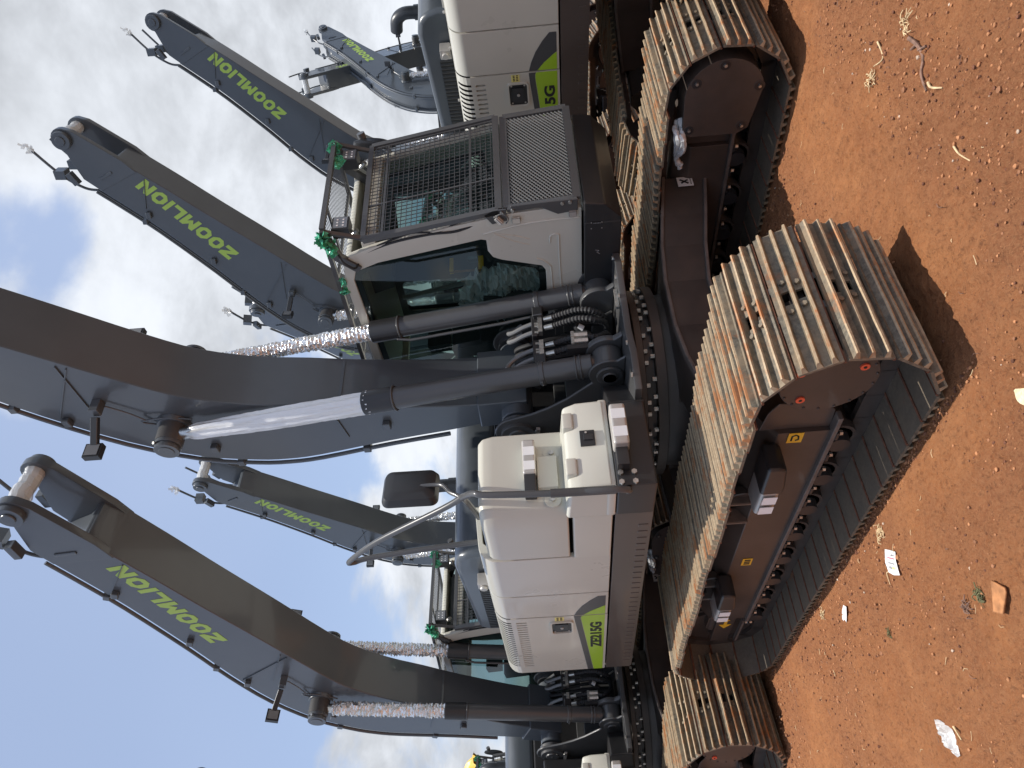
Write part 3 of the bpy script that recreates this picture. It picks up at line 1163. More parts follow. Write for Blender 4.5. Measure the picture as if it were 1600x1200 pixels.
    mb.tube([(.605, -.90, 1.80), (.606, -.90, 1.805)], .006, 6, 'frame_black')
    mb.build('tank_boss', ft)
    mb = MB('silver_paint', 'reflector_white', 'frame_black')
    mb.box(.60, .69, -1.14, -.90, 1.755, 1.835, 'silver_paint')
    s2 = mb.build('step', root, bevel=.014, seg=3)
    mb = MB('frame_black')
    mb.box(.60, .68, -1.27, -1.135, 1.76, 1.83)
    mb.build('step_bracket', s2, bevel=.006)
    mb = MB('tank_paint')
    mb.box(.60, .645, -1.215, -1.0, 1.63, 1.752)
    mb.build('step_mount', s2, bevel=.006)
    for y in (-.985, -1.085):
        mb = MB('reflector_white')
        mb.box(.690, .6925, y - .03, y + .03, 1.762, 1.828)
        mb.build('step_reflector', s2)
    # engine side doors
    def door_sec(r=.13):
        return [(-1.30, 1.325), (-1.36, 1.325), (-1.36, 2.06)] + [(-1.36 + r + r * cos(radians(a)), 2.06 + r * .95 * sin(radians(a))) for a in range(165, 89, -15)] + [(-.95, 2.205), (-.95, 2.17), (-1.22, 2.15), (-1.30, 2.05)]
    for x0, x1 in ((-.632, -.028), (-1.052, -.644)):
        mb = MB('body_paint')
        mb.prism(door_sec(), 'x', x0, x1)
        d = mb.build('side_door', root, bevel=.006, seg=2, sharp=40)
    # rear door with punched louvres, runs into the counterweight skin
    holes = []
    for k in range(22):
        x = -1.155 - k * .0495
        zb = 2.055 - .0 * k
        holes.append(rrect(x - .011, x + .011, 1.94, 2.025, .010, 2))
    mb = MB('body_paint')
    mb.sheet([(-2.375, 1.325), (-1.064, 1.325), (-1.064, 2.06), (-2.39, 2.06)], holes, 'y', -1.36, -1.335)
    r = .13
    c0 = [(-1.36 + r + r * cos(radians(a)), 2.06 + r * .95 * sin(radians(a))) for a in range(180, 89, -15)]
    # rounded shoulder carries the upper row of slots as real slits
    xs = []
    x = -1.064
    edges = [-1.064]
    for k in range(22):
        xc = -1.150 - k * .0495
        edges += [xc + .011, xc - .011]
    edges.append(-2.39)
    for i in range(len(edges) - 1):
        a, b_ = edges[i], edges[i + 1]
        slot = (i % 2 == 1)
        for q in range(len(c0) - 1):
            if slot and 0 <= q < 4:
                continue
            y0, z0 = c0[q]
            y1, z1 = c0[q + 1]
            n = mb.addv([(a, y0, z0), (b_, y0, z0), (b_, y1, z1), (a, y1, z1)])
            mb.face([n, n + 1, n + 2, n + 3])
    n = mb.addv([(-1.064, -1.23, 2.1835), (-2.39, -1.23, 2.1835), (-2.45, -.60, 2.22), (-1.064, -.60, 2.22)])
    mb.face([n, n + 1, n + 2, n + 3])
    rd = mb.build('side_door', root, sharp=40, fixn=False)
    mb = MB('cavity_shade')  # near-black box painted as the shade behind door gaps and slots
    mb.box(-2.30, -.02, -1.325, -.80, 1.33, 2.06)
    mb.box(-2.30, -.10, -1.24, -.60, 2.06, 2.15)
    mb.build('bay_shade_box', root)
    # latch, tag
    mb = MB('plastic_black', 'body_paint', 'silver_paint')
    mb.sheet(rrect(-1.40, -1.15, 1.585, 1.765, .03), [rrect(-1.385, -1.165, 1.600, 1.750, .02)], 'y', -1.375, -1.358, 'body_paint')
    mb.prism(rrect(-1.385, -1.165, 1.600, 1.750, .02), 'y', -1.362, -1.35, 'plastic_black')
    mb.prism(rrect(-1.345, -1.205, 1.625, 1.725, .015), 'y', -1.372, -1.362, 'plastic_black')
    mb.cyl((-1.275, -1.372, 1.675), (-1.275, -1.378, 1.675), .013, .013, 12, 'silver_paint')
    for x, z in ((-1.365, 1.62), (-1.365, 1.73), (-1.185, 1.62), (-1.185, 1.73)):
        mb.cyl((x, -1.362, z), (x, -1.366, z), .008, .008, 8, 'silver_paint')
    mb.build('latch', rd)
    mb = MB('tag_yellow', 'black_print')
    mb.box(-1.145, -1.075, -1.3625, -1.3605, 1.655, 1.725, 'tag_yellow')
    for i in range(2):
        for j in range(4):
            mb.box(-1.135 + j * .016, -1.126 + j * .016, -1.3635, -1.3624, 1.668 + i * .027, 1.684 + i * .027, 'black_print')
    mb.build('caution_tag', rd)
    # model decal
    mb = MB('charcoal_vinyl')
    mb.sheet([(-.70, 1.345), (-.70, 1.40), (-.77, 1.455), (-.87, 1.515), (-.97, 1.555), (-1.048, 1.575), (-1.048, 1.507), (-.98, 1.455), (-.905, 1.375), (-.88, 1.345)], [], 'y', -1.3622, -1.3602)
    mb.sheet([(-1.068, 1.578), (-1.14, 1.574), (-2.372, 1.472), (-2.372, 1.425), (-1.12, 1.528), (-1.085, 1.526), (-1.068, 1.518)], [], 'y', -1.3622, -1.3602)
    de = mb.build('side_decal', rd)
    mb = MB('lime_vinyl')
    mb.sheet([(-.885, 1.345), (-.908, 1.375), (-.983, 1.455), (-1.048, 1.505), (-1.048, 1.345)], [], 'y', -1.3622, -1.3602)
    mb.sheet([(-1.068, 1.345), (-1.068, 1.516), (-1.085, 1.523), (-1.12, 1.525), (-2.372, 1.422), (-2.372, 1.345)], [], 'y', -1.3622, -1.3602)
    mb.build('lime_panel', de)
    font_mesh('model_lettering', 'ZE215G', .118, 'black_print', frame_m((-1.775, -1.3640, 1.366), (1, 0, .01), (0, 0, 1)), de, bold=.0045, sx=1.42)
    # counterweight
    mb = MB('body_paint')
    rear = [(-2.385, -1.335), (-2.45, -1.30), (-2.56, -1.05), (-2.66, -.7), (-2.73, -.3), (-2.745, 0), (-2.73, .3), (-2.66, .7), (-2.56, 1.05), (-2.45, 1.30), (-2.385, 1.335)]
    mb.prism(rear, 'z', 1.10, 2.10)
    mb.build('counterweight', root, bevel=.03, seg=3)
    # top deck behind the boom and left side cover
    mb = MB('body_paint')
    mb.box(-2.36, -.64, .42, 1.36, 1.34, 2.14)
    mb.build('side_door', root, bevel=.03, seg=3)
    mb = MB('frame_black')
    mb.box(-2.30, -.45, -.93, .42, 1.31, 2.10)
    mb.box(-.45, .02, -.80, -.46, 1.31, 1.98)
    mb.build('engine_block_cover', root, bevel=.02)
    # hood
    hs = [(-2.30, 2.15), (-2.30, 2.36), (-2.22, 2.43), (-.92, 2.47), (-.80, 2.445), (-.73, 2.38), (-.70, 2.28), (-.70, 2.12)]
    mb = MB('charcoal_paint')
    mb.prism(hs, 'y', -.985, .36)
    ho = mb.build('engine_hood', root, bevel=.05, seg=4, sharp=50)
    mb = MB('cavity_shade', 'gunmetal_paint')
    for k in range(26):
        x = -1.20 - k * .041
        mb.box(x - .011, x + .011, -.990, -.975, 2.19, 2.325, 'cavity_shade')  # dark strip painted as the shade inside each louvre opening
        mb.box(x + .011, x + .018, -.993, -.975, 2.19, 2.325, 'gunmetal_paint')
    mb.build('hood_louvre', ho)
    mb = MB('silver_paint', 'body_paint', 'steel_zinc')
    mb.box(-1.08, -.99, -1.10, -1.0, 2.21, 2.30, 'silver_paint')
    mb.cyl((-1.035, -1.10, 2.255), (-1.035, -1.125, 2.255), .03, .03, 14, 'silver_paint')
    for x in (-.62, -.95, -1.5, -2.0):
        mb.hexbolt((x, -1.12, 2.195), (0, 0, 1), .014, .02)
    mb.box(-.66, -.40, -1.02, -.93, 2.14, 2.22, 'body_paint')
    mb.build('hood_hinge', ho, bevel=.006)
    mb = MB('mirror_back')
    mb.cyl((-1.5, .1, 2.44), (-1.5, .1, 2.62), .07, .07, 20)
    mb.tube([(-1.5, .1, 2.6), (-1.5, .1, 2.72), (-1.56, .1, 2.80), (-1.68, .1, 2.83)], .06, 16, smooth=5)
    mb.build('exhaust_pipe', root)
    # handrails on the right
    mb = MB('gunmetal_paint', 'steel_zinc')
    rail = [(.865, -1.40, 1.255), (.935, -1.43, 1.27), (.95, -1.43, 1.40), (.93, -1.42, 1.64), (.925, -1.40, 2.02), (.90, -1.37, 2.10), (.76, -1.31, 2.185)]
    mb.tube(rail, .019, 12, smooth=6)
    mb.cyl((.935, -1.425, 1.33), (.94, -1.425, 1.68), .024, .024, 14)
    for y in (-1.375, -1.315):
        for z in (1.215, 1.29):
            mb.hexbolt((.915, y, z), (1, 0, 0), .016, .016)
    mb.tube([(.76, -1.31, 2.185), (.62, -1.30, 2.32), (.20, -1.27, 2.80), (-.12, -1.24, 3.06), (-.19, -1.22, 3.055), (-.18, -1.20, 2.95), (-.12, -1.19, 2.55), (-.08, -1.18, 2.15)], .019, 12, smooth=5)
    mb.tube([(.76, -1.31, 2.185), (.60, -1.25, 2.18), (.30, -1.20, 2.14)], .019, 10, smooth=4)
    hr = mb.build('handrail', root)
    mb = MB('plastic_black', 'gunmetal_paint')
    mb.tube([(.76, -1.31, 2.185), (.72, -1.25, 2.26), (.66, -1.16, 2.33), (.62, -1.14, 2.50)], .013, 9, 'gunmetal_paint', smooth=5)
    ms = rrect(-.125, .125, -.17, .17, .045, 5)
    k = len(ms)
    ex, ey_ = Vector((-.18, 1, 0)).normalized(), Vector((.02, 0, 1)).normalized()
    nn = ex.cross(ey_)
    o = Vector((.585, -1.13, 2.52))
    lay = []
    for d, scl in ((-.018, 1), (0, 1.0), (.035, .9), (.055, .6)):
        lay.append(mb.addv([o + ex * p[0] * scl + ey_ * p[1] * scl - nn * d * -1 for p in ms]))
    for a, b_ in zip(lay[:-1], lay[1:]):
        for i in range(k):
            j = (i + 1) % k
            mb.face([a + i, a + j, b_ + j, b_ + i], 'plastic_black')
    mb.face([lay[-1] + i for i in range(k)], 'plastic_black')
    mb.face([lay[0] + i for i in reversed(range(k))], 'mirror_back')
    mb.build('mirror', hr, sharp=40)
    build_cab(root)
    for o in list(bpy.data.objects):
        if o.parent == root and o.name.split('.')[0] == 'cab':
            shear_tree(o)


def build_cab(root):
    outer = [(1.40, 1.345), (1.43, 1.40), (1.405, 1.79), (1.335, 2.21), (1.215, 2.76), (1.15, 2.93), (1.08, 2.985), (.9, 3.015), (-.45, 3.00), (-.55, 2.93), (-.585, 2.7), (-.60, 1.345)]
    win = [(1.01, 2.915), (1.075, 2.74), (1.165, 2.24), (1.205, 2.02), (1.195, 1.985), (1.10, 1.985), (1.04, 1.955), (1.01, 1.90), (.945, 1.69), (.925, 1.625), (.88, 1.60), (-.38, 1.60), (-.42, 1.65), (-.42, 2.86), (-.36, 2.925), (.93, 2.945)]
    mb = MB('body_paint')
    mb.sheet(outer, [win], 'y', .36, .405)
    mb.sheet(outer, [win], 'y', 1.315, 1.36)
    # pressed lines of the lower right panel
    cab = mb.build('cab', root, bevel=.008, seg=2)
    mb = MB('body_paint')
    mb.tube([(1.20, .359, 1.50), (.95, .359, 1.50), (.70, .359, 1.495), (.2, .359, 1.49)], .007, 6, smooth=3)
    mb.tube([(1.20, .359, 1.50), (1.205, .359, 1.53), (1.19, .359, 1.555), (1.13, .359, 1.56)], .006, 6, smooth=3)
    mb.tube([(.2, .359, 1.555), (.84, .359, 1.56), (.93, .359, 1.575), (.98, .359, 1.62), (1.0, .359, 1.66)], .007, 6, smooth=3)
    mb.tube([(1.33, .359, 1.36), (1.325, .359, 1.6), (1.30, .359, 1.80), (1.255, .359, 2.0)], .008, 6, smooth=3)
    mb.tube([(1.25, .359, 1.93), (1.17, .359, 1.80), (1.13, .359, 1.70)], .004, 6, smooth=3)
    mb.tube([(1.25, .359, 1.93), (1.22, .359, 1.80), (1.18, .359, 1.70)], .004, 6, smooth=3)
    mb.build('pressed_rib', cab)
    # roof
    mb = MB('cream_paint')
    mb.prism([(1.075, 2.94), (1.06, 2.985), (.9, 3.02), (-.45, 3.01), (-.54, 2.94)], 'y', .405, 1.315)
    mb.build('roof', cab, bevel=.015, seg=2)
    # front and rear frames
    mb = MB('body_paint')
    for (a, b_, w, h) in (((1.215, 2.78), (1.14, 2.93), .10, .10), ((1.385, 1.86), (1.39, 1.86), .06, .07), ((1.40, 1.36), (1.405, 1.36), .05, .06)):
        mb.bar((a[0] - .03, .40, a[1]), (a[0] - .03, 1.32, a[1]), w, h)
    mb.bar((-.56, .40, 1.5), (-.56, 1.32, 1.5), .05, .5)
    mb.bar((-.55, .40, 2.92), (-.55, 1.32, 2.92), .06, .12)
    mb.build('front_frame', cab, bevel=.008)
    # dark gasket masks around the glass
    mb = MB('plastic_black')
    for y in (.375, 1.335):
        inn = [((p[0] - .35) * .945 + .35, (p[1] - 2.3) * .93 + 2.3) for p in win]
        mb.sheet(win, [inn], 'y', y, y + .006)
    mb.build('window_gasket', cab)
    def pane(name, quad):
        mb = MB('cab_glass')
        n = mb.addv(quad)
        mb.face([n + i for i in range(len(quad))])
        return mb.build(name, cab, fixn=False)
    pane('window', [(p[0], .368, p[1]) for p in win])
    pane('window', [(p[0], 1.352, p[1]) for p in win])
    pane('windscreen', [(1.36, .405, 1.89), (1.36, 1.315, 1.89), (1.175, 1.315, 2.76), (1.175, .405, 2.76)])
    pane('windscreen', [(1.395, .405, 1.39), (1.395, 1.315, 1.39), (1.375, 1.315, 1.84), (1.375, .405, 1.84)])
    pane('rear_window', [(-.565, .405, 1.76), (-.565, 1.315, 1.76), (-.555, 1.315, 2.86), (-.555, .405, 2.86)])
    mb = MB('interior_grey')  # panel added to block bright sky through the far window, holes pass patches
    inner = [(1.12, 1.40), (1.10, 2.0), (.95, 2.85), (.85, 2.94), (-.50, 2.94), (-.56, 1.40)]
    mb.sheet(inner, [rrect(-.40, -.02, 2.24, 2.84, .05, 3), rrect(.14, .22, 2.10, 2.24, .02, 2), rrect(.36, .92, 2.16, 2.80, .08, 3)], 'y', 1.285, 1.30)
    mb.build('sky_block_panel', cab)
    mb = MB('interior_light')
    mb.prism([(.92, 2.925), (-.45, 2.925), (-.45, 2.90), (.88, 2.90)], 'y', .42, 1.28)
    mb.build('headliner', cab)
    mb = MB('interior_grey')
    mb.prism([(.98, 2.90), (.55, 2.90), (.60, 2.74), (1.03, 2.70)], 'y', .60, 1.26)
    mb.build('sun_visor', cab)
    mb = MB('interior_light', 'plastic_black')
    mb.bar((-.05, 1.10, 2.16), (-.05, 1.24, 2.16), .03, .03)
    mb.cyl((.0, 1.22, 2.2), (-.16, 1.24, 2.85), .022, .022, 10, 'interior_light')
    mb.box(.55, .62, 1.05, 1.24, 2.35, 2.62, 'plastic_black')
    mb.build('cab_fitting', cab)
    # interior
    mb = MB('interior_grey', 'seat_fabric', 'interior_light', 'clear_film')
    mb.box(-.52, 1.36, .41, 1.31, 1.345, 1.40, 'interior_grey')
    mb.box(-.2, .3, .62, 1.10, 1.70, 1.84, 'seat_fabric')
    mb.prism([(-.26, 1.84), (-.12, 1.84), (-.22, 2.42), (-.34, 2.40)], 'y', .64, 1.08, 'seat_fabric')
    mb.prism([(-.34, 2.44), (-.24, 2.44), (-.27, 2.64), (-.36, 2.62)], 'y', .74, .98, 'seat_fabric')
    mb.box(-.15, .25, .68, 1.04, 1.40, 1.70, 'interior_grey')
    for y in (.50, 1.16):
        mb.box(-.30, .55, y - .07, y + .07, 1.40, 1.92, 'interior_grey')
        mb.cyl((.48, y, 1.90), (.50, y, 2.08), .02, .028, 10, 'seat_fabric')
    mb.cyl((1.05, .86, 1.40), (.98, .86, 1.78), .04, .03, 12, 'interior_grey')
    for s in (-.09, .09):
        mb.tube([(1.08, .86 + s, 1.40), (1.02, .86 + s, 1.75), (1.0, .86 + s, 1.80)], .012, 8, 'interior_grey', smooth=3)
        mb.box(1.05, 1.20, .86 + s - .05, .86 + s + .05, 1.42, 1.46, 'seat_fabric')
    mb.box(.95, 1.10, .42, .60, 1.75, 2.0, 'interior_grey')
    mb.build('cab_interior', cab, bevel=.02)
    mb = MB('clear_film')
    rr = random.Random(21)
    for cxx, czz, rx, rz, yy in ((.35, 2.0, .26, .28, .72), (.62, 1.80, .20, .22, .62)):
        g = 22
        base = mb.addv([(cxx + rx * (i / g - .5) * 2 * (1 + .1 * rr.uniform(-1, 1)), yy + .07 * rr.uniform(-1, 1) - .1 * cos((i / g - .5) * 2.6), czz + rz * (j / g - .5) * 2 * (1 + .08 * rr.uniform(-1, 1))) for i in range(g + 1) for j in range(g + 1)])
        for i in range(g):
            for j in range(g):
                if hypot(i / g - .5, j / g - .5) < .46 + .06 * rr.random():
                    a = base + i * (g + 1) + j
                    mb.face([a, a + 1, a + g + 2])
                    mb.face([a, a + g + 2, a + g + 1])
    mb.build('plastic_wrap', cab, sharp=10, fixn=False)
    mb = MB('label_yellow', 'board_tan')
    mb.box(.40, .44, .90, 1.04, 2.08, 2.12, 'label_yellow')
    mb.box(.40, .44, .90, 1.04, 2.32, 2.35, 'label_yellow')
    mb.box(.41, .425, .90, .91, 2.08, 2.35, 'board_tan')
    mb.build('hang_tag', cab)
    # ---- front guard
    def gp(u, t):     # u across 0..1 (machine right to left), t from bottom 0 to top 1
        return Vector((1.435 + (1.285 - 1.435) * t, .365 + 1.0 * u, 1.88 + (2.80 - 1.88) * t))
    mb = MB('gunmetal_paint')
    U = (-.99, 0, -.16)
    mb.bar(gp(0, 0), gp(0, 1), .04, .035, up=(1, 0, 0))
    mb.bar(gp(1, 0), gp(1, 1), .04, .035, up=(1, 0, 0))
    mb.bar(gp(0, 0), gp(1, 0), .035, .045)
    mb.bar(gp(0, 1), gp(1, 1), .035, .035)
    for k in range(1, 27):
        mb.bar(gp(k / 27, 0), gp(k / 27, 1), .0042, .0042, up=(1, 0, 0))
    for k in range(1, 25):
        a, b_ = gp(0, k / 25), gp(1, k / 25)
        e = Vector((.004, 0, 0))
        mb.bar(a + e, b_ + e, .0045, .0045)
    for t in (.20, .86):
        mb.bar(gp(0, t), gp(1, t), .012, .016)
    mb.bar(gp(.33, 0), gp(.33, 1), .012, .012, up=(1, 0, 0))
    mb.bar(gp(.97, 0), gp(.97, 1), .012, .012, up=(1, 0, 0))
    fg = mb.build('front_guard', cab)
    # overhead guard
    mb = MB('gunmetal_paint')
    xf, xr, zf = 1.40, -.30, 3.045
    for y in (.36, 1.30):
        mb.bar((xf, y, zf), (xr, y, zf + .05), .03, .03)
        mb.bar((xr, y, zf + .05), (xr, y, 3.0), .03, .03)
    for x in (xf, .95, .5, .1, xr):
        z = zf + .05 * (xf - x) / (xf - xr)
        mb.bar((x, .36, z), (x, 1.30, z), .032 if x == xf else .02, .032 if x == xf else .02)
    mb.bar((xf, .60, zf - .005), (xr, .60, zf + .045), .02, .014)
    for k in range(1, 28):
        y = .36 + .94 * k / 28
        mb.bar((xf, y, zf), (xr, y, zf + .05), .0045, .0045)
    for y in (.36, 1.30):
        mb.prism([(1.40, 3.03), (1.40, 3.06), (1.15, 3.03), (1.02, 2.90), (1.06, 2.86), (1.17, 2.97)], 'y', y - .02, y + .02)
        mb.bar((1.285, y + .02, 2.80), (1.38, y, 3.03), .028, .02)
    og = mb.build('overhead_guard', cab)
    # lamps below the overhead guard
    for y in (.50, 1.235):
        mb = MB('plastic_black', 'lamp_glass', 'reflector_white', 'steel_zinc')
        mb.box(1.25, 1.33, y - .062, y + .062, 2.895, 3.01, 'plastic_black')
        mb.box(1.33, 1.336, y - .052, y + .052, 2.905, 3.0, 'lamp_glass')
        for i in range(3):
            for j in range(2):
                mb.box(1.336, 1.338, y - .036 + i * .028, y - .024 + i * .028, 2.925 + j * .04, 2.937 + j * .04, 'reflector_white')
        mb.tube([(1.25, y + .03, 2.92), (1.18, y + .04, 2.88), (1.15, y + .02, 2.84)], .012, 7, 'plastic_black', smooth=3)
        mb.cyl((1.20, y + .02, 2.90), (1.24, y + .02, 2.86), .018, .018, 8, 'steel_zinc')
        mb.build('work_lamp', og)
    # green protective tape on the guard corners
    rr = random.Random(9)
    mb = MB('green_tape')
    def wad(p, r, n, seed):
        crumple(mb, p, r * 1.25, n, seed, None, 4)
    wad((1.34, .345, 3.05), .052, 8, 1)
    wad((1.24, .345, 3.02), .045, 8, 2)
    wad((1.29, .345, 3.035), .045, 6, 5)
    wad((1.38, 1.26, 3.05), .042, 9, 3)
    wad((1.34, 1.16, 3.03), .040, 8, 4)
    wad((.93, .36, 3.03), .03, 5, 6)
    wad((.84, .36, 3.04), .028, 5, 7)
    mb.build('green_tape', og, sharp=14, fixn=False)
    # ---- lower guard with diamond mesh
    def lp(u, t):
        return Vector((1.475 + (1.435 - 1.475) * t, .375 + .985 * u, 1.375 + .45 * t))
    mb = MB('gunmetal_paint')
    for a, b_, w in (((0, 0), (0, 1), .05), ((1, 0), (1, 1), .05), ((0, 0), (1, 0), .05), ((0, 1), (1, 1), .05)):
        mb.bar(lp(*a), lp(*b_), w if a[0] == b_[0] else .02, .02 if a[0] == b_[0] else w, up=(1, 0, 0) if a[0] == b_[0] else (0, 0, 1))
    lg = mb.build('lower_guard', cab)
    mb = MB('pipe_grey')
    nx_, nz_ = 27, 17
    for i in range(-nz_, nx_ + nz_):
        for s in (1, -1):
            # strand through bottom point i, slope one column per row
            u0, t0 = i / nx_, 0.
            pts = []
            for k in range(nz_ + 1):
                u = (i + s * k) / nx_
                if .03 <= u <= .97 and .05 < k / nz_ < .97:
                    pts.append((u, k / nz_, k))
            for q in range(len(pts) - 1):
                if pts[q + 1][2] - pts[q][2] == 1:
                    dx = .003 * s
                    a, b_ = lp(pts[q][0], pts[q][1]), lp(pts[q + 1][0], pts[q + 1][1])
                    mb.bar(a + Vector((dx, 0, 0)), b_ + Vector((dx, 0, 0)), .005, .007, up=(1, 0, 0))
    mb.build('diamond_mesh', lg)
    mb = MB('gunmetal_paint', 'steel_zinc', 'body_paint', 'frame_black')
    for z, x in ((1.86, 1.43), (1.79, 1.44), (1.42, 1.47), (1.47, 1.465)):
        mb.hexbolt((x, .352, z), (0, -1, 0), .014, .016)
    mb.prism([(1.455, 1.83), (1.36, 1.83), (1.34, 1.93), (1.42, 1.98), (1.45, 1.92)], 'y', .345, .356, 'gunmetal_paint')
    mb.prism([(1.49, 1.37), (1.40, 1.37), (1.38, 1.50), (1.44, 1.60), (1.455, 1.80), (1.475, 1.80), (1.485, 1.6)], 'y', .345, .356, 'gunmetal_paint')
    mb.box(1.34, 1.38, .335, .352, 1.745, 1.80, 'body_paint')
    mb.box(1.36, 1.40, .330, .352, 1.38, 1.43, 'silver_paint')
    mb.cyl((1.40, .34, 1.90), (1.36, .33, 1.865), .022, .022, 10, 'silver_paint')
    mb.tube([(1.40, .34, 1.92), (1.44, .32, 1.86), (1.41, .31, 1.82), (1.36, .32, 1.84)], .005, 6, 'silver_paint', smooth=4)
    mb.build('guard_bracket', lg, bevel=.003, seg=1)
    # wiper hoses along the front edge
    mb = MB('rubber')
    mb.tube([(1.15, .37, 2.85), (1.24, .365, 2.62), (1.29, .36, 2.35), (1.30, .355, 2.18), (1.33, .37, 2.05)], .009, 7, smooth=5)
    mb.tube([(1.22, .37, 2.72), (1.30, .375, 2.48), (1.30, .365, 2.30), (1.36, .38, 2.14)], .007, 7, smooth=5)
    mb.build('washer_hose', cab)
    mb = MB('rubber')
    mb.tube([(1.20, .35, 2.99), (1.16, .30, 2.96), (1.10, .30, 2.90), (1.08, .36, 2.88)], .008, 7, smooth=4)
    mb.build('lamp_cable', cab)
    # left mirror and its stem
    mb = MB('mirror_back', 'gunmetal_paint')
    mb.tube([(1.20, 1.37, 2.66), (1.23, 1.46, 2.76), (1.22, 1.50, 2.86)], .016, 9, 'gunmetal_paint', smooth=5)
    prof = [(.165 * cos(2 * pi * i / 24), .085 * sin(2 * pi * i / 24)) for i in range(24)]
    lay = []
    for d, scl in ((0, 1), (.03, .93), (.05, .6)):
        lay.append(mb.addv([(1.24 + d + .12 * p[0], 1.45 + .5 * p[1], 2.80 + p[0] * .95) for p in [(a * scl, b_ * scl) for a, b_ in prof]]))
    for a, b_ in zip(lay[:-1], lay[1:]):
        for i in range(24):
            j = (i + 1) % 24
            mb.face([a + i, a + j, b_ + j, b_ + i], 'mirror_back')
    mb.face([lay[-1] + i for i in range(24)], 'mirror_back')
    mb.face([lay[0] + i for i in reversed(range(24))], 'lamp_glass')
    mb.cyl((1.29, 1.48, 2.88), (1.33, 1.49, 2.89), .03, .03, 14, 'gunmetal_paint')
    mb.build('mirror', cab, sharp=40)
    # plates and stickers on the frame beside the cab
    mb = MB('black_print', 'silver_paint', 'grey_print')
    y = .3645
    mb.box(1.205, 1.262, y - .003, y, 1.215, 1.292, 'black_print')
    for x in (1.209, 1.258):
        for z in (1.219, 1.288):
            mb.cyl((x, y - .003, z), (x, y - .005, z), .004, .004, 6, 'silver_paint')
    for k in range(5):
        mb.box(1.215, 1.255, y - .004, y - .003, 1.228 + k * .010, 1.233 + k * .010, 'grey_print')
    mb.box(1.218, 1.250, y - .004, y - .003, 1.281, 1.286, 'silver_paint')
    mb.build('data_plate', root)
    mb = MB('label_white', 'grey_print')
    mb.prism(rrect(1.095, 1.185, 1.115, 1.215, .008, 2), 'y', y - .0025, y, 'label_white')
    mb.box(1.105, 1.13, y - .0035, y - .0025, 1.175, 1.205, 'grey_print')
    sn = mb.build('noise_sticker', root)
    font_mesh('sticker_number', '103', .048, 'black_print', frame_m((1.102, y - .0036, 1.122), (1, 0, 0), (0, 0, 1)), sn, bold=.001, sx=.9)
    font_mesh('sticker_letter', 'L', .03, 'grey_print', frame_m((1.142, y - .0036, 1.178), (1, 0, 0), (0, 0, 1)), sn)
    mb = MB('label_white', 'label_yellow', 'black_print', 'grey_print')
    mb.box(.965, 1.075, y - .0025, y, 1.160, 1.295, 'label_white')
    mb.box(.965, 1.075, y - .0032, y - .0025, 1.192, 1.220, 'label_yellow')
    mb.prism([(.985, 1.197), (1.005, 1.197), (.995, 1.215)], 'y', y - .0042, y - .0032, 'black_print')
    for k in range(3):
        mb.box(1.04, 1.068, y - .0035, y - .0025, 1.232 + k * .016, 1.240 + k * .016, 'grey_print')
    mb.tube([(.985, y - .003, 1.23), (1.0, y - .003, 1.25), (1.015, y - .003, 1.235), (1.02, y - .003, 1.26)], .003, 5, 'grey_print')
    for k in range(2):
        mb.box(.975, 1.065, y - .0035, y - .0025, 1.168 + k * .010, 1.172 + k * .010, 'grey_print')
    mb.build('warning_sticker', root)


def shear_tree(o):
    for v in o.data.vertices:
        y = v.co.y
        v.co.x -= .058 * (1.36 - y)
        v.co.y = .412 + (y - .36) * .948
    for c in bpy.data.objects:
        if c.parent == o:
            shear_tree(c)


# ------------------------------------------------------------------ assemble the prototype
G = 'excavators parked in the yard'
proto = empty('excavator')
UC = build_undercarriage(proto)
BOOM = build_boom(proto)
CY = {}
for s in (-1, 1):
    CY[s] = build_cylinder(proto, s)
build_upper(proto)
WR = {}
for s in (-1, 1):
    WR[s] = rod_wrap(CY[s][1], 'foil', 4 + s, CYL_L0 - 1.68)


def kids(o):
    return [c for c in bpy.data.objects if c.parent == o]


CHILD = {}
for o in bpy.data.objects:
    if o.parent:
        CHILD.setdefault(o.parent, []).append(o)


def copy_tree(o, parent=None):
    c = o.copy()
    COL.objects.link(c)
    if parent:
        c.parent = parent
    cl = []
    for ch in CHILD.get(o, []):
        cl.append(copy_tree(ch, c))
    NEWCH[c] = cl
    return c


NEWCH = {}


def pose(root, ch, x, y, yaw, drop=0., uyaw=None, z=0., ush=(0, 0)):
    root.location = (x, y, z)
    root.rotation_euler = (0, 0, yaw)
    c, s = cos(-drop), sin(-drop)
    vx, vz = ROD[0] - FOOT[0], ROD[1] - FOOT[2]
    tx, tz = FOOT[0] + c * vx - s * vz, FOOT[2] + s * vx + c * vz
    L = hypot(tx - CYL[0], tz - CYL[1])
    ang = atan2(tx - CYL[0], tz - CYL[1])
    for o in ch[root]:
        base = o.name.split('.')[0]
        if base in ('crawler_track', 'track_frame', 'center_frame', 'slewing_ring'):
            if uyaw is not None:
                o.rotation_euler = (0, 0, uyaw - yaw)
                o.location = (ush[0], ush[1], 0)
        elif base == 'boom':
            o.rotation_euler = (0, drop, 0)
        elif base == 'boom_cylinder':
            o.rotation_euler = (0, ang, 0)
            for r in ch[o]:
                if r.name.startswith('cylinder_rod'):
                    r.location = (0, 0, L)


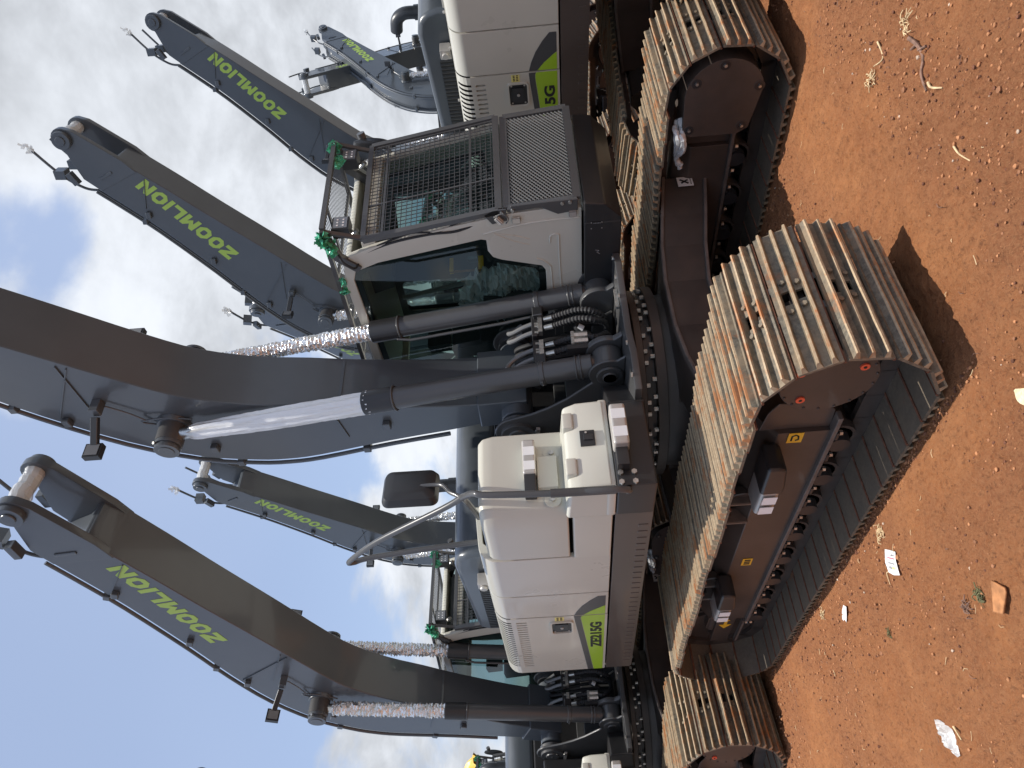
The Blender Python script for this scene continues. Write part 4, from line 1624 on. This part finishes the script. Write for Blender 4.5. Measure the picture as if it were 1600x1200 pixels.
spots = [
    # x, y, yaw, boom drop, undercarriage yaw, z, label
    (-4.36, -1.26, .20, .395, .30, 0, 'excavator with bellows-like crumpled foil on both lift cylinders, its boom fork wrapped in film'),
    (2.51, 3.46, -.195, .30, 1.228, .03, 'excavator whose 5G side decal shows just behind the mesh guard of the nearest cab'),
    (-7.50, 2.43, .06, .042, None, 0, 'excavator whose small lettered boom rises behind the right mirror of the nearest excavator'),
    (-2.80, 3.34, .28, .088, None, 0, 'excavator whose large lettered boom rises straight out from behind the roof of the nearest cab'),
    (-2.94, 6.88, .35, .024, None, 0, 'excavator with lettered boom rising straight out from behind the hood with slotted louvres'),
    (-7.16, 5.79, -.295, .354, None, 0, 'excavator mostly hidden, its boom lettering half covered by the foil wrapped rod'),
    (-4.95, 12.25, 1.53, .15, None, 0, 'distant excavator with short lettered boom and pipes seen from the back, turned to the right'),
    (-5.73, 16.03, -1.28, .06, None, 0, 'distant excavator facing the other way, its forked boom tip crossing behind another boom'),
    (-9.4, -2.5, .41, .08, None, .15, 'far excavator with a crumpled yellow plastic sheet on its cab roof'),
]
NEWCH = {proto: CHILD[proto]}
for k, v in CHILD.items():
    NEWCH[k] = v
machines = []
for (x, y, yaw, drop, uy, z, lab) in spots:
    c = copy_tree(proto)
    tag(c, lab, 'excavator', G)
    pose(c, NEWCH, x, y, yaw, drop, uy, z, (-.529, .150) if uy and uy > 1 else (0, 0))
    machines.append(c)
tag(proto, 'nearest excavator with rusty track shoes, pleated silver wrap and a ZE215G side decal', 'excavator', G)
pose(proto, NEWCH, 0, 0, 0, 0)
# the nearest machine has differently wrapped rods
for s, sty in ((-1, 'pleat'), (1, 'tight')):
    old = WR[s]
    new = rod_wrap(CY[s][1], sty, 3, CYL_L0 - 1.68)
    old.data = new.data
    bpy.data.objects.remove(new)
WR[-1]['label'] = 'pleated silver sheet tied round the rod'
WR[1]['label'] = 'finely crinkled foil round the rod'

# yellow sheet on the roof of the far machine
far = machines[-1]
mb = MB('yellow_sheet')
rr = random.Random(31)
g = 26
base = mb.addv([(-.50 + 1.5 * i / g, -.62 + 1.24 * j / g + .02 * rr.uniform(-1, 1),
                 .46 * max(0, sin(pi * i / g)) ** .6 * max(0, sin(pi * j / g)) ** .6 + .045 * rr.uniform(-1, 1) + .02) for i in range(g + 1) for j in range(g + 1)])
for i in range(g):
    for j in range(g):
        a = base + i * (g + 1) + j
        mb.face([a, a + g + 1, a + g + 2])
        mb.face([a, a + g + 2, a + 1])
ysheet = mb.build('plastic_sheet', None, sharp=20, fixn=False)
ysheet.location = (-9.4 + .25 * cos(.41) - .87 * sin(.41), -2.5 + .25 * sin(.41) + .87 * cos(.41), 3.10 + .15)
ysheet.rotation_euler = (0, 0, .41)
tag(ysheet, 'crumpled yellow plastic sheet lying on the roof of a far cab', 'plastic sheet')


# ------------------------------------------------------------------ ground
def axis(lo, hi, step, far_):
    a = []
    x = lo
    while x < hi:
        a.append(x)
        x += step
    a.append(hi)
    s, x = step, hi
    while x < far_:
        s *= 1.35
        x += s
        a.append(x)
    s, x = step, lo
    pre = []
    while x > -far_:
        s *= 1.35
        x -= s
        pre.append(x)
    return pre[::-1] + a


def hgt(x, y):
    near = 1 / (1 + (hypot(x - 1, y + 1) / 14) ** 2)
    p = Vector((x, y, 0))
    h = .030 * noise.noise(p * .9) + .016 * noise.noise(p * 2.7 + Vector((5, 1, 0)))
    h += .014 * noise.noise(p * 7.5) + .015 * abs(noise.noise(p * 17)) + .011 * noise.noise(p * 29)
    n4 = noise.noise(p * 33 + Vector((2, 8, 0)))
    h += .020 * max(0, n4 - .12) + .006 * noise.noise(p * 52)
    # loose, lumpy zones against smoother tracked ones
    z = noise.noise(p * 1.3 + Vector((9, 4, 2)))
    if z > 0:
        h += z * .045 * abs(noise.noise(p * 21))
    # tyre tread pressed into the dirt towards the bottom right of the photo
    q = y - .13 * x + 2.76
    m_ = max(0, 1 - abs(q + .22) / .30)
    if m_ > 0 and x > -.5:
        h = h * (1 - .6 * m_) + m_ * (.011 * sin(q * 2 * pi / .085 + .6 * noise.noise(p * 3)))
    q2 = x - .35 * y - 2.75
    m2 = max(0, 1 - abs(q2 - .25) / .22)
    if m2 > 0 and y > -2:
        h += m2 * .006 * sin((y + .35 * x) * 2 * pi / .12)
    # pressed flat under and beside the near tracks
    for yc in (-1.195, 1.195):
        if abs(x) < 2.3:
            d = abs(y - yc)
            k = min(1, max(0, (d - .42) / .14))
            if abs(x) > 1.8:
                k = max(k, (abs(x) - 1.8) / .4)
            k = min(1, k)
            h = h * (.25 + .75 * k) + (1 - k) * (-.004)
            if .40 < d < .60 and abs(x) < 2.0:
                h += .012 * (1 - abs(d - .49) / .11) * (.5 + .5 * noise.noise(p * 9)) if abs(d - .49) < .11 else 0
    return h * (.35 + .65 * near) - .012


xs = axis(-3.2, 3.7, .0145, 900)
ys = axis(-3.3, 1.9, .0145, 900)
NX, NY = len(xs), len(ys)
def loose(x, y):
    p = Vector((x, y, 0))
    v = noise.noise(p * 1.3 + Vector((9, 4, 2))) + .55 * noise.noise(p * 3.1 + Vector((3, 1, 7))) + .25 * noise.noise(p * 9)
    q = (x + .35 * y)
    v += .22 * noise.noise(Vector((q * 5, (y - .2 * x) * .8, 3)))
    return max(0., min(1., .5 + 1.1 * v))


vs = [(x, y, hgt(x, y) if max(abs(x), abs(y)) < 40 else -.012) for y in ys for x in xs]
fs = [(j * NX + i, j * NX + i + 1, (j + 1) * NX + i + 1, (j + 1) * NX + i) for j in range(NY - 1) for i in range(NX - 1)]
me = bpy.data.meshes.new('ground')
me.from_pydata(vs, [], fs)
me.shade_smooth()
at = me.attributes.new('loose_soil', 'FLOAT', 'POINT')
at.data.foreach_set('value', [loose(v[0], v[1]) if abs(v[0]) < 12 and abs(v[1]) < 12 else .4 for v in vs])
m, nt, b = nodes_of('red_dirt')
f1, r1 = noise_fac(nt, 2.2, 6, .65, .36, .66)
f2, r2 = noise_fac(nt, 11, 8, .72, .40, .62)
f3, r3 = noise_fac(nt, 70, 8, .8, .42, .62)
f4, r4 = noise_fac(nt, 40, 6, .75, .54, .64)
f5, r5 = noise_fac(nt, 9, 7, .7, .45, .62, stretch=(.5, 2.2, 1))
atn = add(nt, 'ShaderNodeAttribute', attribute_name='loose_soil')


def scaled(v, k):
    mu = add(nt, 'ShaderNodeMath', operation='MULTIPLY')
    mu.inputs[1].default_value = k
    nt.links.new(v, mu.inputs[0])
    return mu.outputs[0]


c = mixc(nt, f1, (.46, .175, .064), (.55, .235, .095))
c = mixc(nt, scaled(f5, .45), c, (.38, .135, .050))
c = mixc(nt, scaled(atn.outputs["Fac"], .75), c, (.33, .130, .060))
c = mixc(nt, scaled(f2, .45), c, (.27, .10, .042))
c = mixc(nt, scaled(f3, .55), c, (.50, .245, .115))
c = mixc(nt, scaled(f4, .5), c, (.10, .038, .020))  # dark specks: soil variation that also paints shade between crumbs
# unseen ground further out, greyed to cut red bounce on the machines
tcg = add(nt, 'ShaderNodeTexCoord')
dg_ = add(nt, 'ShaderNodeVectorMath', operation='DISTANCE')
dg_.inputs[1].default_value = (1.2, -1.0, 0)
nt.links.new(tcg.outputs['Object'], dg_.inputs[0])
fd = add(nt, 'ShaderNodeMapRange')
fd.inputs['From Min'].default_value = 5.5
fd.inputs['From Max'].default_value = 11
nt.links.new(dg_.outputs['Value'], fd.inputs['Value'])
c = mixc(nt, fd.outputs['Result'], c, (.150, .138, .122))
nt.links.new(c, b.inputs['Base Color'])
b.inputs['Roughness'].default_value = .92
b.inputs['Specular IOR Level'].default_value = .2
ad = add(nt, 'ShaderNodeMath', operation='ADD')
nt.links.new(r3, ad.inputs[0])
nt.links.new(r4, ad.inputs[1])
bump(nt, b, ad.outputs[0], 1.0, .02)
me.materials.append(m)
gr = bpy.data.objects.new('ground', me)
COL.objects.link(gr)
tag(gr, kind='structure')


# loose grit and crumbs of earth
def lump(mb, p, r, rr_, mat):
    k = rr_.random() * 6
    vs_ = []
    for lat, n in ((-.6, 5), (.35, 6)):
        for i in range(n):
            a = k + 2 * pi * i / n
            q = r * rr_.uniform(.7, 1.15)
            vs_.append((p[0] + q * cos(lat) * cos(a), p[1] + q * cos(lat) * sin(a) * .85, p[2] + q * sin(lat) * .8))
    t = mb.addv(vs_ + [(p[0], p[1], p[2] + r * .75)])
    for i in range(5):
        j = (i + 1) % 5
        mb.face([t + i, t + j, t + 5 + j], mat)
        mb.face([t + i, t + 5 + j, t + 5 + i], mat)
    mb.face([t, t + 5, t + 10], mat)
    for i in range(6):
        mb.face([t + 5 + i, t + 5 + (i + 1) % 6, t + 11], mat)


rr = random.Random(77)
mb = MB('soil_light', 'dark_soil_gap_shade', 'stone_red', 'stone_pale')
for k in range(13000):
    while True:
        x, y = rr.uniform(-2.6, 3.4), rr.uniform(-3.2, 2.0)
        d = noise.noise(Vector((x, y, 0)) * 1.3 + Vector((9, 4, 2)))
        if rr.random() < .25 + 2.0 * d and not (abs(abs(y) - 1.195) < .42 and abs(x) < 1.9):
            break
    r = .0020 + .0085 * rr.random() ** 3 + (.012 * rr.random() if rr.random() < .015 else 0)
    mt = rr.choices(('soil_light', 'dark_soil_gap_shade', 'stone_red', 'stone_pale'), (38, 26, 34, 2))[0]
    lump(mb, (x, y, hgt(x, y) + r * .25), r, rr, mt)
# ridge of crumbs squeezed out along the near track
for k in range(900):
    x = rr.uniform(-2.0, 2.1)
    y = -1.595 - abs(rr.gauss(0, .035))
    r = .003 + .008 * rr.random() ** 2
    lump(mb, (x, y, hgt(x, y) + r * .3), r, rr, rr.choice(('soil_light', 'dark_soil_gap_shade', 'stone_red')))
tag(mb.build('loose_gravel', None, fixn=False, sharp=20), kind='stuff')
mb = MB('straw', 'stick_bark')
for k in range(260):
    x, y = rr.uniform(-2, 3.2), rr.uniform(-3.0, 1.2)
    if abs(abs(y) - 1.195) < .44 and abs(x) < 2.0:
        continue
    a = rr.random() * 6.28
    L = rr.uniform(.012, .05)
    z = hgt(x, y) + .006
    mb.tube([(x, y, z), (x + L * .5 * cos(a), y + L * .5 * sin(a), z + .004 * rr.random()), (x + L * cos(a + .3), y + L * sin(a + .3), z)], rr.uniform(.0008, .0018), 4, rr.choice(('straw', 'straw', 'stick_bark')))
tag(mb.build('loose_straw', None, fixn=False), kind='stuff')


def on(x, y, dz=.004):
    return (x, y, hgt(x, y) + dz)


def stick(name, pts, r, mat, label, cat, branches=()):
    mb = MB(mat)
    mb.tube([on(p[0], p[1], r * .8) for p in pts], r, 7, smooth=5, rad=lambda i, k: r * (1.05 - .55 * i / k))
    for bpts in branches:
        mb.tube([on(p[0], p[1], r * .8) for p in bpts], r * .6, 6, smooth=4)
    return tag(mb.build(name, None), label, cat)


stick('stick', [(2.74, -.36), (2.75, -.44), (2.73, -.50), (2.69, -.56), (2.67, -.65)], .009, 'stick_bark', 'knobbly brown stick on the red dirt beyond the tracks, thickest of the twigs', 'stick', [[(2.75, -.43), (2.71, -.40)], [(2.74, -.46), (2.78, -.50)]])
stick('twig', [(2.70, -.64), (2.71, -.69), (2.74, -.745)], .006, 'straw', 'short pale bent twig lying at the end of the brown stick', 'twig')
stick('twig', [(2.57, -.07), (2.54, -.16), (2.48, -.125)], .0045, 'straw', 'thin pale twig bent to a hook on the dirt past the far track', 'twig')
stick('twig', [(2.62, -.96), (2.62, -1.01), (2.635, -1.075)], .0045, 'straw', 'thin light twig on smooth dirt in front of the two tracks', 'twig')
stick('straw_stalk', [(1.50, -.26), (1.50, -.36), (1.435, -.45)], .006, 'straw', 'bent straw stalk on the ground between the two tracks', 'straw')
stick('twig', [(.78, -1.86), (.755, -1.90), (.735, -1.905), (.71, -1.955)], .0035, 'straw', 'fine pale twig beside the printed white label', 'twig')
stick('twig', [(.84, -2.66), (.87, -2.72)], .005, 'straw', 'tiny straight splinter beside the clear plastic bag', 'twig')


def clump(name, x, y, n, L, mat, label, cat, seed):
    r2 = random.Random(seed)
    mb = MB(mat)
    for k in range(n):
        a = r2.random() * 6.28
        l = L * r2.uniform(.4, 1)
        px, py = x + r2.gauss(0, L * .35), y + r2.gauss(0, L * .35)
        z = hgt(px, py) + .004
        mb.tube([(px, py, z), (px + l * .5 * cos(a), py + l * .5 * sin(a), z + r2.uniform(.003, .018)), (px + l * cos(a + .5), py + l * sin(a + .5), z + r2.uniform(0, .008))], r2.uniform(.0012, .003), 5, smooth=3)
    return tag(mb.build(name, None), label, cat)


clump('straw_clump', .84, -1.73, 26, .05, 'straw', 'tangle of dry straw at the foot of the near track by the printed label', 'straw', 1)
clump('straw_clump', -.33, -1.72, 18, .045, 'straw', 'small tangle of dry straw by the near track beyond the blank white paper', 'straw', 2)
clump('straw_clump', 2.77, -.28, 22, .05, 'straw', 'fan of dry straw beside the knobbly brown stick', 'straw', 3)
clump('straw_clump', 2.42, -.14, 26, .04, 'straw', 'loose scatter of bleached straw nearest to the far track', 'straw', 4)
clump('weed_tuft', 1.47, -2.31, 30, .035, 'weed_green', 'small dry green weed tuft next to the tan board chip', 'weed', 5)
clump('weed_tuft', 1.33, -2.31, 20, .04, 'stick_bark', 'dead grey weed tuft left of the green one', 'weed', 6)
clump('weed_tuft', .50, -2.13, 12, .03, 'weed_green', 'lone tiny green sprig in open dirt beyond the plastic bag', 'weed', 7)


def litter(name, poly, mat, label, cat, th=.0012, lift=.010, curl=.008, seed=1):
    r2 = random.Random(seed)
    mb = MB(mat)
    cx_ = sum(p[0] for p in poly) / len(poly)
    cy_ = sum(p[1] for p in poly) / len(poly)
    zc = hgt(cx_, cy_) + lift
    n = 10
    rows = []
    k = len(poly)
    for t in range(n + 1):
        f_ = t / n
        rows.append(mb.addv([(cx_ + (p[0] - cx_) * f_, cy_ + (p[1] - cy_) * f_, zc + curl * noise.noise(Vector((p[0] * f_ * 9 + seed, p[1] * f_ * 9, f_ * 2)))) for p in poly]))
    for a, b_ in zip(rows[:-1], rows[1:]):
        for i in range(k):
            j = (i + 1) % k
            mb.face([a + i, a + j, b_ + j, b_ + i])
    o = mb.build(name, None, fixn=False, sharp=60)
    md = o.modifiers.new('thick', 'SOLIDIFY')
    md.thickness = th
    md.offset = -1
    return tag(o, label, cat), zc


def dens(poly, m_=4):
    o = []
    for i in range(len(poly)):
        a, b_ = Vector(poly[i]), Vector(poly[(i + 1) % len(poly)])
        for t in range(m_):
            o.append(tuple(a.lerp(b_, t / m_)))
    return o


lb, zc = litter('paper_label', dens([(.84, -1.82), (.885, -1.845), (.94, -1.88), (.915, -1.915), (.915, -1.93), (.90, -1.985), (.845, -1.96), (.80, -1.925), (.79, -1.87)]), 'paper_white', 'torn white printed label with a pink bar and yellow figures on the dirt', 'label', curl=.006, seed=2)
# print on the label: bars lie along the sheet
o = Vector((.868, -1.90, zc + .0065))
ex = Vector((.10, -.06, 0)).normalized()
ey_ = Vector((.06, .10, 0)).normalized()
mb = MB('magenta_print', 'black_print', 'tag_yellow', 'grey_print')


def pb(u0, u1, v0, v1, mat):
    n = mb.addv([o + ex * u + ey_ * v for u, v in ((u0, v0), (u1, v0), (u1, v1), (u0, v1))])
    mb.face([n, n + 1, n + 2, n + 3], mat)


pb(-.036, .030, .014, .020, 'magenta_print')
pb(.000, .016, .030, .037, 'grey_print')
pb(.022, .030, .030, .039, 'black_print')
for k in range(7):
    pb(-.040 + k * .011, -.033 + k * .011, -.012, -.004, 'grey_print')
for k in range(6):
    pb(-.036 + k * .012, -.028 + k * .012, -.036, -.024, 'grey_print' if k < 4 else 'tag_yellow')
mb.build('label_print', lb, fixn=False)
litter('paper_scrap', dens([(.035, -1.80), (.07, -1.825), (.03, -1.865), (-.01, -1.895), (-.05, -1.855), (-.01, -1.82)]), 'paper_white', 'small blank white paper scrap on the dirt beside the near track', 'paper', seed=3, curl=.004)
litter('board_chip', dens([(1.62, -2.315), (1.68, -2.37), (1.675, -2.385), (1.60, -2.44), (1.545, -2.41)]), 'board_tan', 'tan flat board chip pressed into the dirt beside weed tufts', 'board', th=.008, lift=.010, curl=.002, seed=4)
# clear plastic bag
mb = MB('clear_film')
pl = dens([(.655, -2.585), (.70, -2.60), (.75, -2.63), (.79, -2.66), (.80, -2.70), (.775, -2.765), (.745, -2.765), (.70, -2.73), (.665, -2.70), (.685, -2.65), (.66, -2.615)], 5)
cx_, cy_ = .725, -2.68
rows = []
for t in range(13):
    f_ = t / 12
    rows.append(mb.addv([(cx_ + (p[0] - cx_) * f_, cy_ + (p[1] - cy_) * f_, hgt(.72, -2.68) + .006 + .030 * (1 - f_ ** 3) * (.6 + .8 * noise.noise(Vector((p[0] * 30 * f_, p[1] * 30 * f_, 4))))) for p in pl]))
for a, b_ in zip(rows[:-1], rows[1:]):
    for i in range(len(pl)):
        j = (i + 1) % len(pl)
        mb.face([a + i, a + j, b_ + j, b_ + i])
tag(mb.build('plastic_bag', None, fixn=False, sharp=30), 'crumpled clear plastic bag lying on open dirt by the tyre marks', 'plastic bag')
# maize husk at the edge
mb = MB('dry_husk')
for k in range(7):
    a = -2.2 + .10 * k
    p = Vector((2.235 + .008 * k, -1.865 - .006 * k, hgt(2.24, -1.88) + .012))
    d = Vector((.45 + .07 * k, -1, 0)).normalized()
    w = Vector((-d.y, d.x, 0))
    n0 = None
    for t in range(9):
        f_ = t / 8
        q = p + d * (.115 * f_) + Vector((0, 0, .014 * sin(pi * f_) + .002 * k))
        ww = .016 * sin(pi * min(1, .12 + f_ * .86)) + .002
        n = mb.addv([q - w * ww, q + Vector((0, 0, .005)), q + w * ww])
        if n0 is not None:
            mb.face([n0, n0 + 1, n + 1, n])
            mb.face([n0 + 1, n0 + 2, n + 2, n + 1])
        n0 = n
tag(mb.build('dry_husk', None, fixn=False), 'pale dry husk of folded leaves on the dirt nearest the viewer', 'husk')

# ------------------------------------------------------------------ sky, sun, camera
w = bpy.data.worlds.new('World')
sc.world = w
w.use_nodes = True
nt = w.node_tree
bg = nt.nodes['Background']
SUN = Vector((.17, .065, 1)).normalized()
el = math.asin(SUN.z)
az = atan2(SUN.x, SUN.y)
sky = add(nt, 'ShaderNodeTexSky', sky_type='NISHITA')
sky.sun_disc = False
sky.sun_elevation = el
sky.sun_rotation = az
sky.altitude = 1100
sky.air_density = 1.0
sky.dust_density = 2.2
sky.ozone_density = 1.2
tc = add(nt, 'ShaderNodeTexCoord')
# cloud layer: direction projected on a plane overhead so clouds flatten towards the horizon
sep = add(nt, 'ShaderNodeSeparateXYZ')
nt.links.new(tc.outputs['Generated'], sep.inputs[0])
mz = add(nt, 'ShaderNodeMath', operation='MAXIMUM')
nt.links.new(sep.outputs['Z'], mz.inputs[0])
mz.inputs[1].default_value = 0.0
az_ = add(nt, 'ShaderNodeMath', operation='ADD')
nt.links.new(mz.outputs[0], az_.inputs[0])
az_.inputs[1].default_value = .42
dv = add(nt, 'ShaderNodeVectorMath', operation='DIVIDE')
cmb = add(nt, 'ShaderNodeCombineXYZ')
for i in range(3):
    nt.links.new(az_.outputs[0], cmb.inputs[i])
nt.links.new(tc.outputs['Generated'], dv.inputs[0])
nt.links.new(cmb.outputs[0], dv.inputs[1])
mp = add(nt, 'ShaderNodeMapping')
mp.inputs['Location'].default_value = (0.35, 1.9, 0)
mp.inputs['Rotation'].default_value = (0, 0, .6)
nt.links.new(dv.outputs[0], mp.inputs['Vector'])


def wnoise(scale, det, rough, dist=0, w_=0):
    n = add(nt, 'ShaderNodeTexNoise', noise_dimensions='4D')
    n.inputs['Scale'].default_value = scale
    n.inputs['Detail'].default_value = det
    n.inputs['Roughness'].default_value = rough
    n.inputs['Distortion'].default_value = dist
    n.inputs['W'].default_value = w_
    nt.links.new(mp.outputs['Vector'], n.inputs['Vector'])
    return n.outputs['Fac']


def wrange(v, a, b_, c=0, d=1, smooth=True):
    r = add(nt, 'ShaderNodeMapRange')
    if smooth:
        r.interpolation_type = 'SMOOTHSTEP'
    for k, val in (('From Min', a), ('From Max', b_), ('To Min', c), ('To Max', d)):
        r.inputs[k].default_value = val
    nt.links.new(v, r.inputs['Value'])
    return r.outputs['Result']


CLOUD_W = 1.3
n1 = wnoise(2.1, 9, .56, .25, CLOUD_W)
bias = None
BLOBS = [((-.46, .765, .451), 24, .17), ((-.54, .783, .31), 12, .10), ((-.468, .868, .165), 11, .16), ((-.75, .637, .176), 9, .14), ((-.897, .397, .191), 7, .06),
         ((-.642, .652, .403), 10, .10), ((-.939, .233, .253), 6, .06), ((-.709, .481, .516), 7, .07), ((-.86, .44, .29), 7, .06),
         ((-.809, .25, .533), 24, -.24), ((-.90, .33, .30), 8, -.10), ((-.521, .633, .573), 7, -.15), ((-.82, .435, .371), 7, -.10), ((-.478, .832, .281), 7, -.12), ((-.60, .76, .24), 5, -.08)]
for d_, deg, amp in BLOBS:
    dt = add(nt, 'ShaderNodeVectorMath', operation='DOT_PRODUCT')
    nt.links.new(tc.outputs['Generated'], dt.inputs[0])
    dt.inputs[1].default_value = Vector(d_).normalized()
    v = wrange(dt.outputs['Value'], cos(radians(deg)), 1, 0, amp)
    if bias is None:
        bias = v
    else:
        sm_ = add(nt, 'ShaderNodeMath', operation='ADD')
        nt.links.new(bias, sm_.inputs[0])
        nt.links.new(v, sm_.inputs[1])
        bias = sm_.outputs[0]
sm_ = add(nt, 'ShaderNodeMath', operation='ADD')
nt.links.new(n1, sm_.inputs[0])
nt.links.new(bias, sm_.inputs[1])
mask = wrange(sm_.outputs[0], .47, .585)
shade = wrange(wnoise(3.3, 6, .6, .2, CLOUD_W + 4), .35, .68, .62, 1.05)
veil = wrange(wnoise(1.0, 3, .5, 0, 7.7), .30, .75, .50, .80)
cl = add(nt, 'ShaderNodeMix', data_type='RGBA', blend_type='MULTIPLY')
cl.inputs[0].default_value = 1
cl.inputs[6].default_value = (5.2, 5.45, 5.85, 1)
nt.links.new(shade, cl.inputs[7])
haze = add(nt, 'ShaderNodeMix', data_type='RGBA')
nt.links.new(veil, haze.inputs[0])
nt.links.new(sky.outputs[0], haze.inputs[6])
haze.inputs[7].default_value = (3.25, 3.9, 5.35, 1)
mx = add(nt, 'ShaderNodeMix', data_type='RGBA')
nt.links.new(mask, mx.inputs[0])
nt.links.new(haze.outputs[2], mx.inputs[6])
nt.links.new(cl.outputs[2], mx.inputs[7])
nt.links.new(mx.outputs[2], bg.inputs['Color'])
bg.inputs['Strength'].default_value = .125

sl = bpy.data.lights.new('sun', 'SUN')
sl.energy = 3.9
sl.angle = radians(.55)
sl.color = (1, .955, .89)
so = bpy.data.objects.new('sun', sl)
COL.objects.link(so)
so.rotation_euler = SUN.to_track_quat('Z', 'Y').to_euler()

P = (4.49502855, -3.41880979, 1.66585877, 2.48207446, .0437689946, -.0748108159, 1169.56767)
yaw, pit, rol = P[3:6]
f = Vector((cos(pit) * cos(yaw), cos(pit) * sin(yaw), sin(pit)))
r = Vector((sin(yaw), -cos(yaw), 0))
u = r.cross(f)
r, u = r * cos(rol) + u * sin(rol), u * cos(rol) - r * sin(rol)
cam = bpy.data.cameras.new('camera')
cam.sensor_width = 36
cam.sensor_fit = 'HORIZONTAL'
cam.lens = 36 * P[6] / 1600
cam.clip_start = .05
cam.clip_end = 3000
co = bpy.data.objects.new('camera', cam)
COL.objects.link(co)
M = Matrix((-u, r, -f)).transposed().to_4x4()
M.translation = Vector(P[:3])
co.matrix_world = M
sc.camera = co
sc.view_settings.view_transform = 'Standard'
sc.view_settings.look = 'None'
sc.view_settings.exposure = 0.45
sc.view_settings.gamma = 1
sc.cycles.max_bounces = 8
sc.cycles.transparent_max_bounces = 24
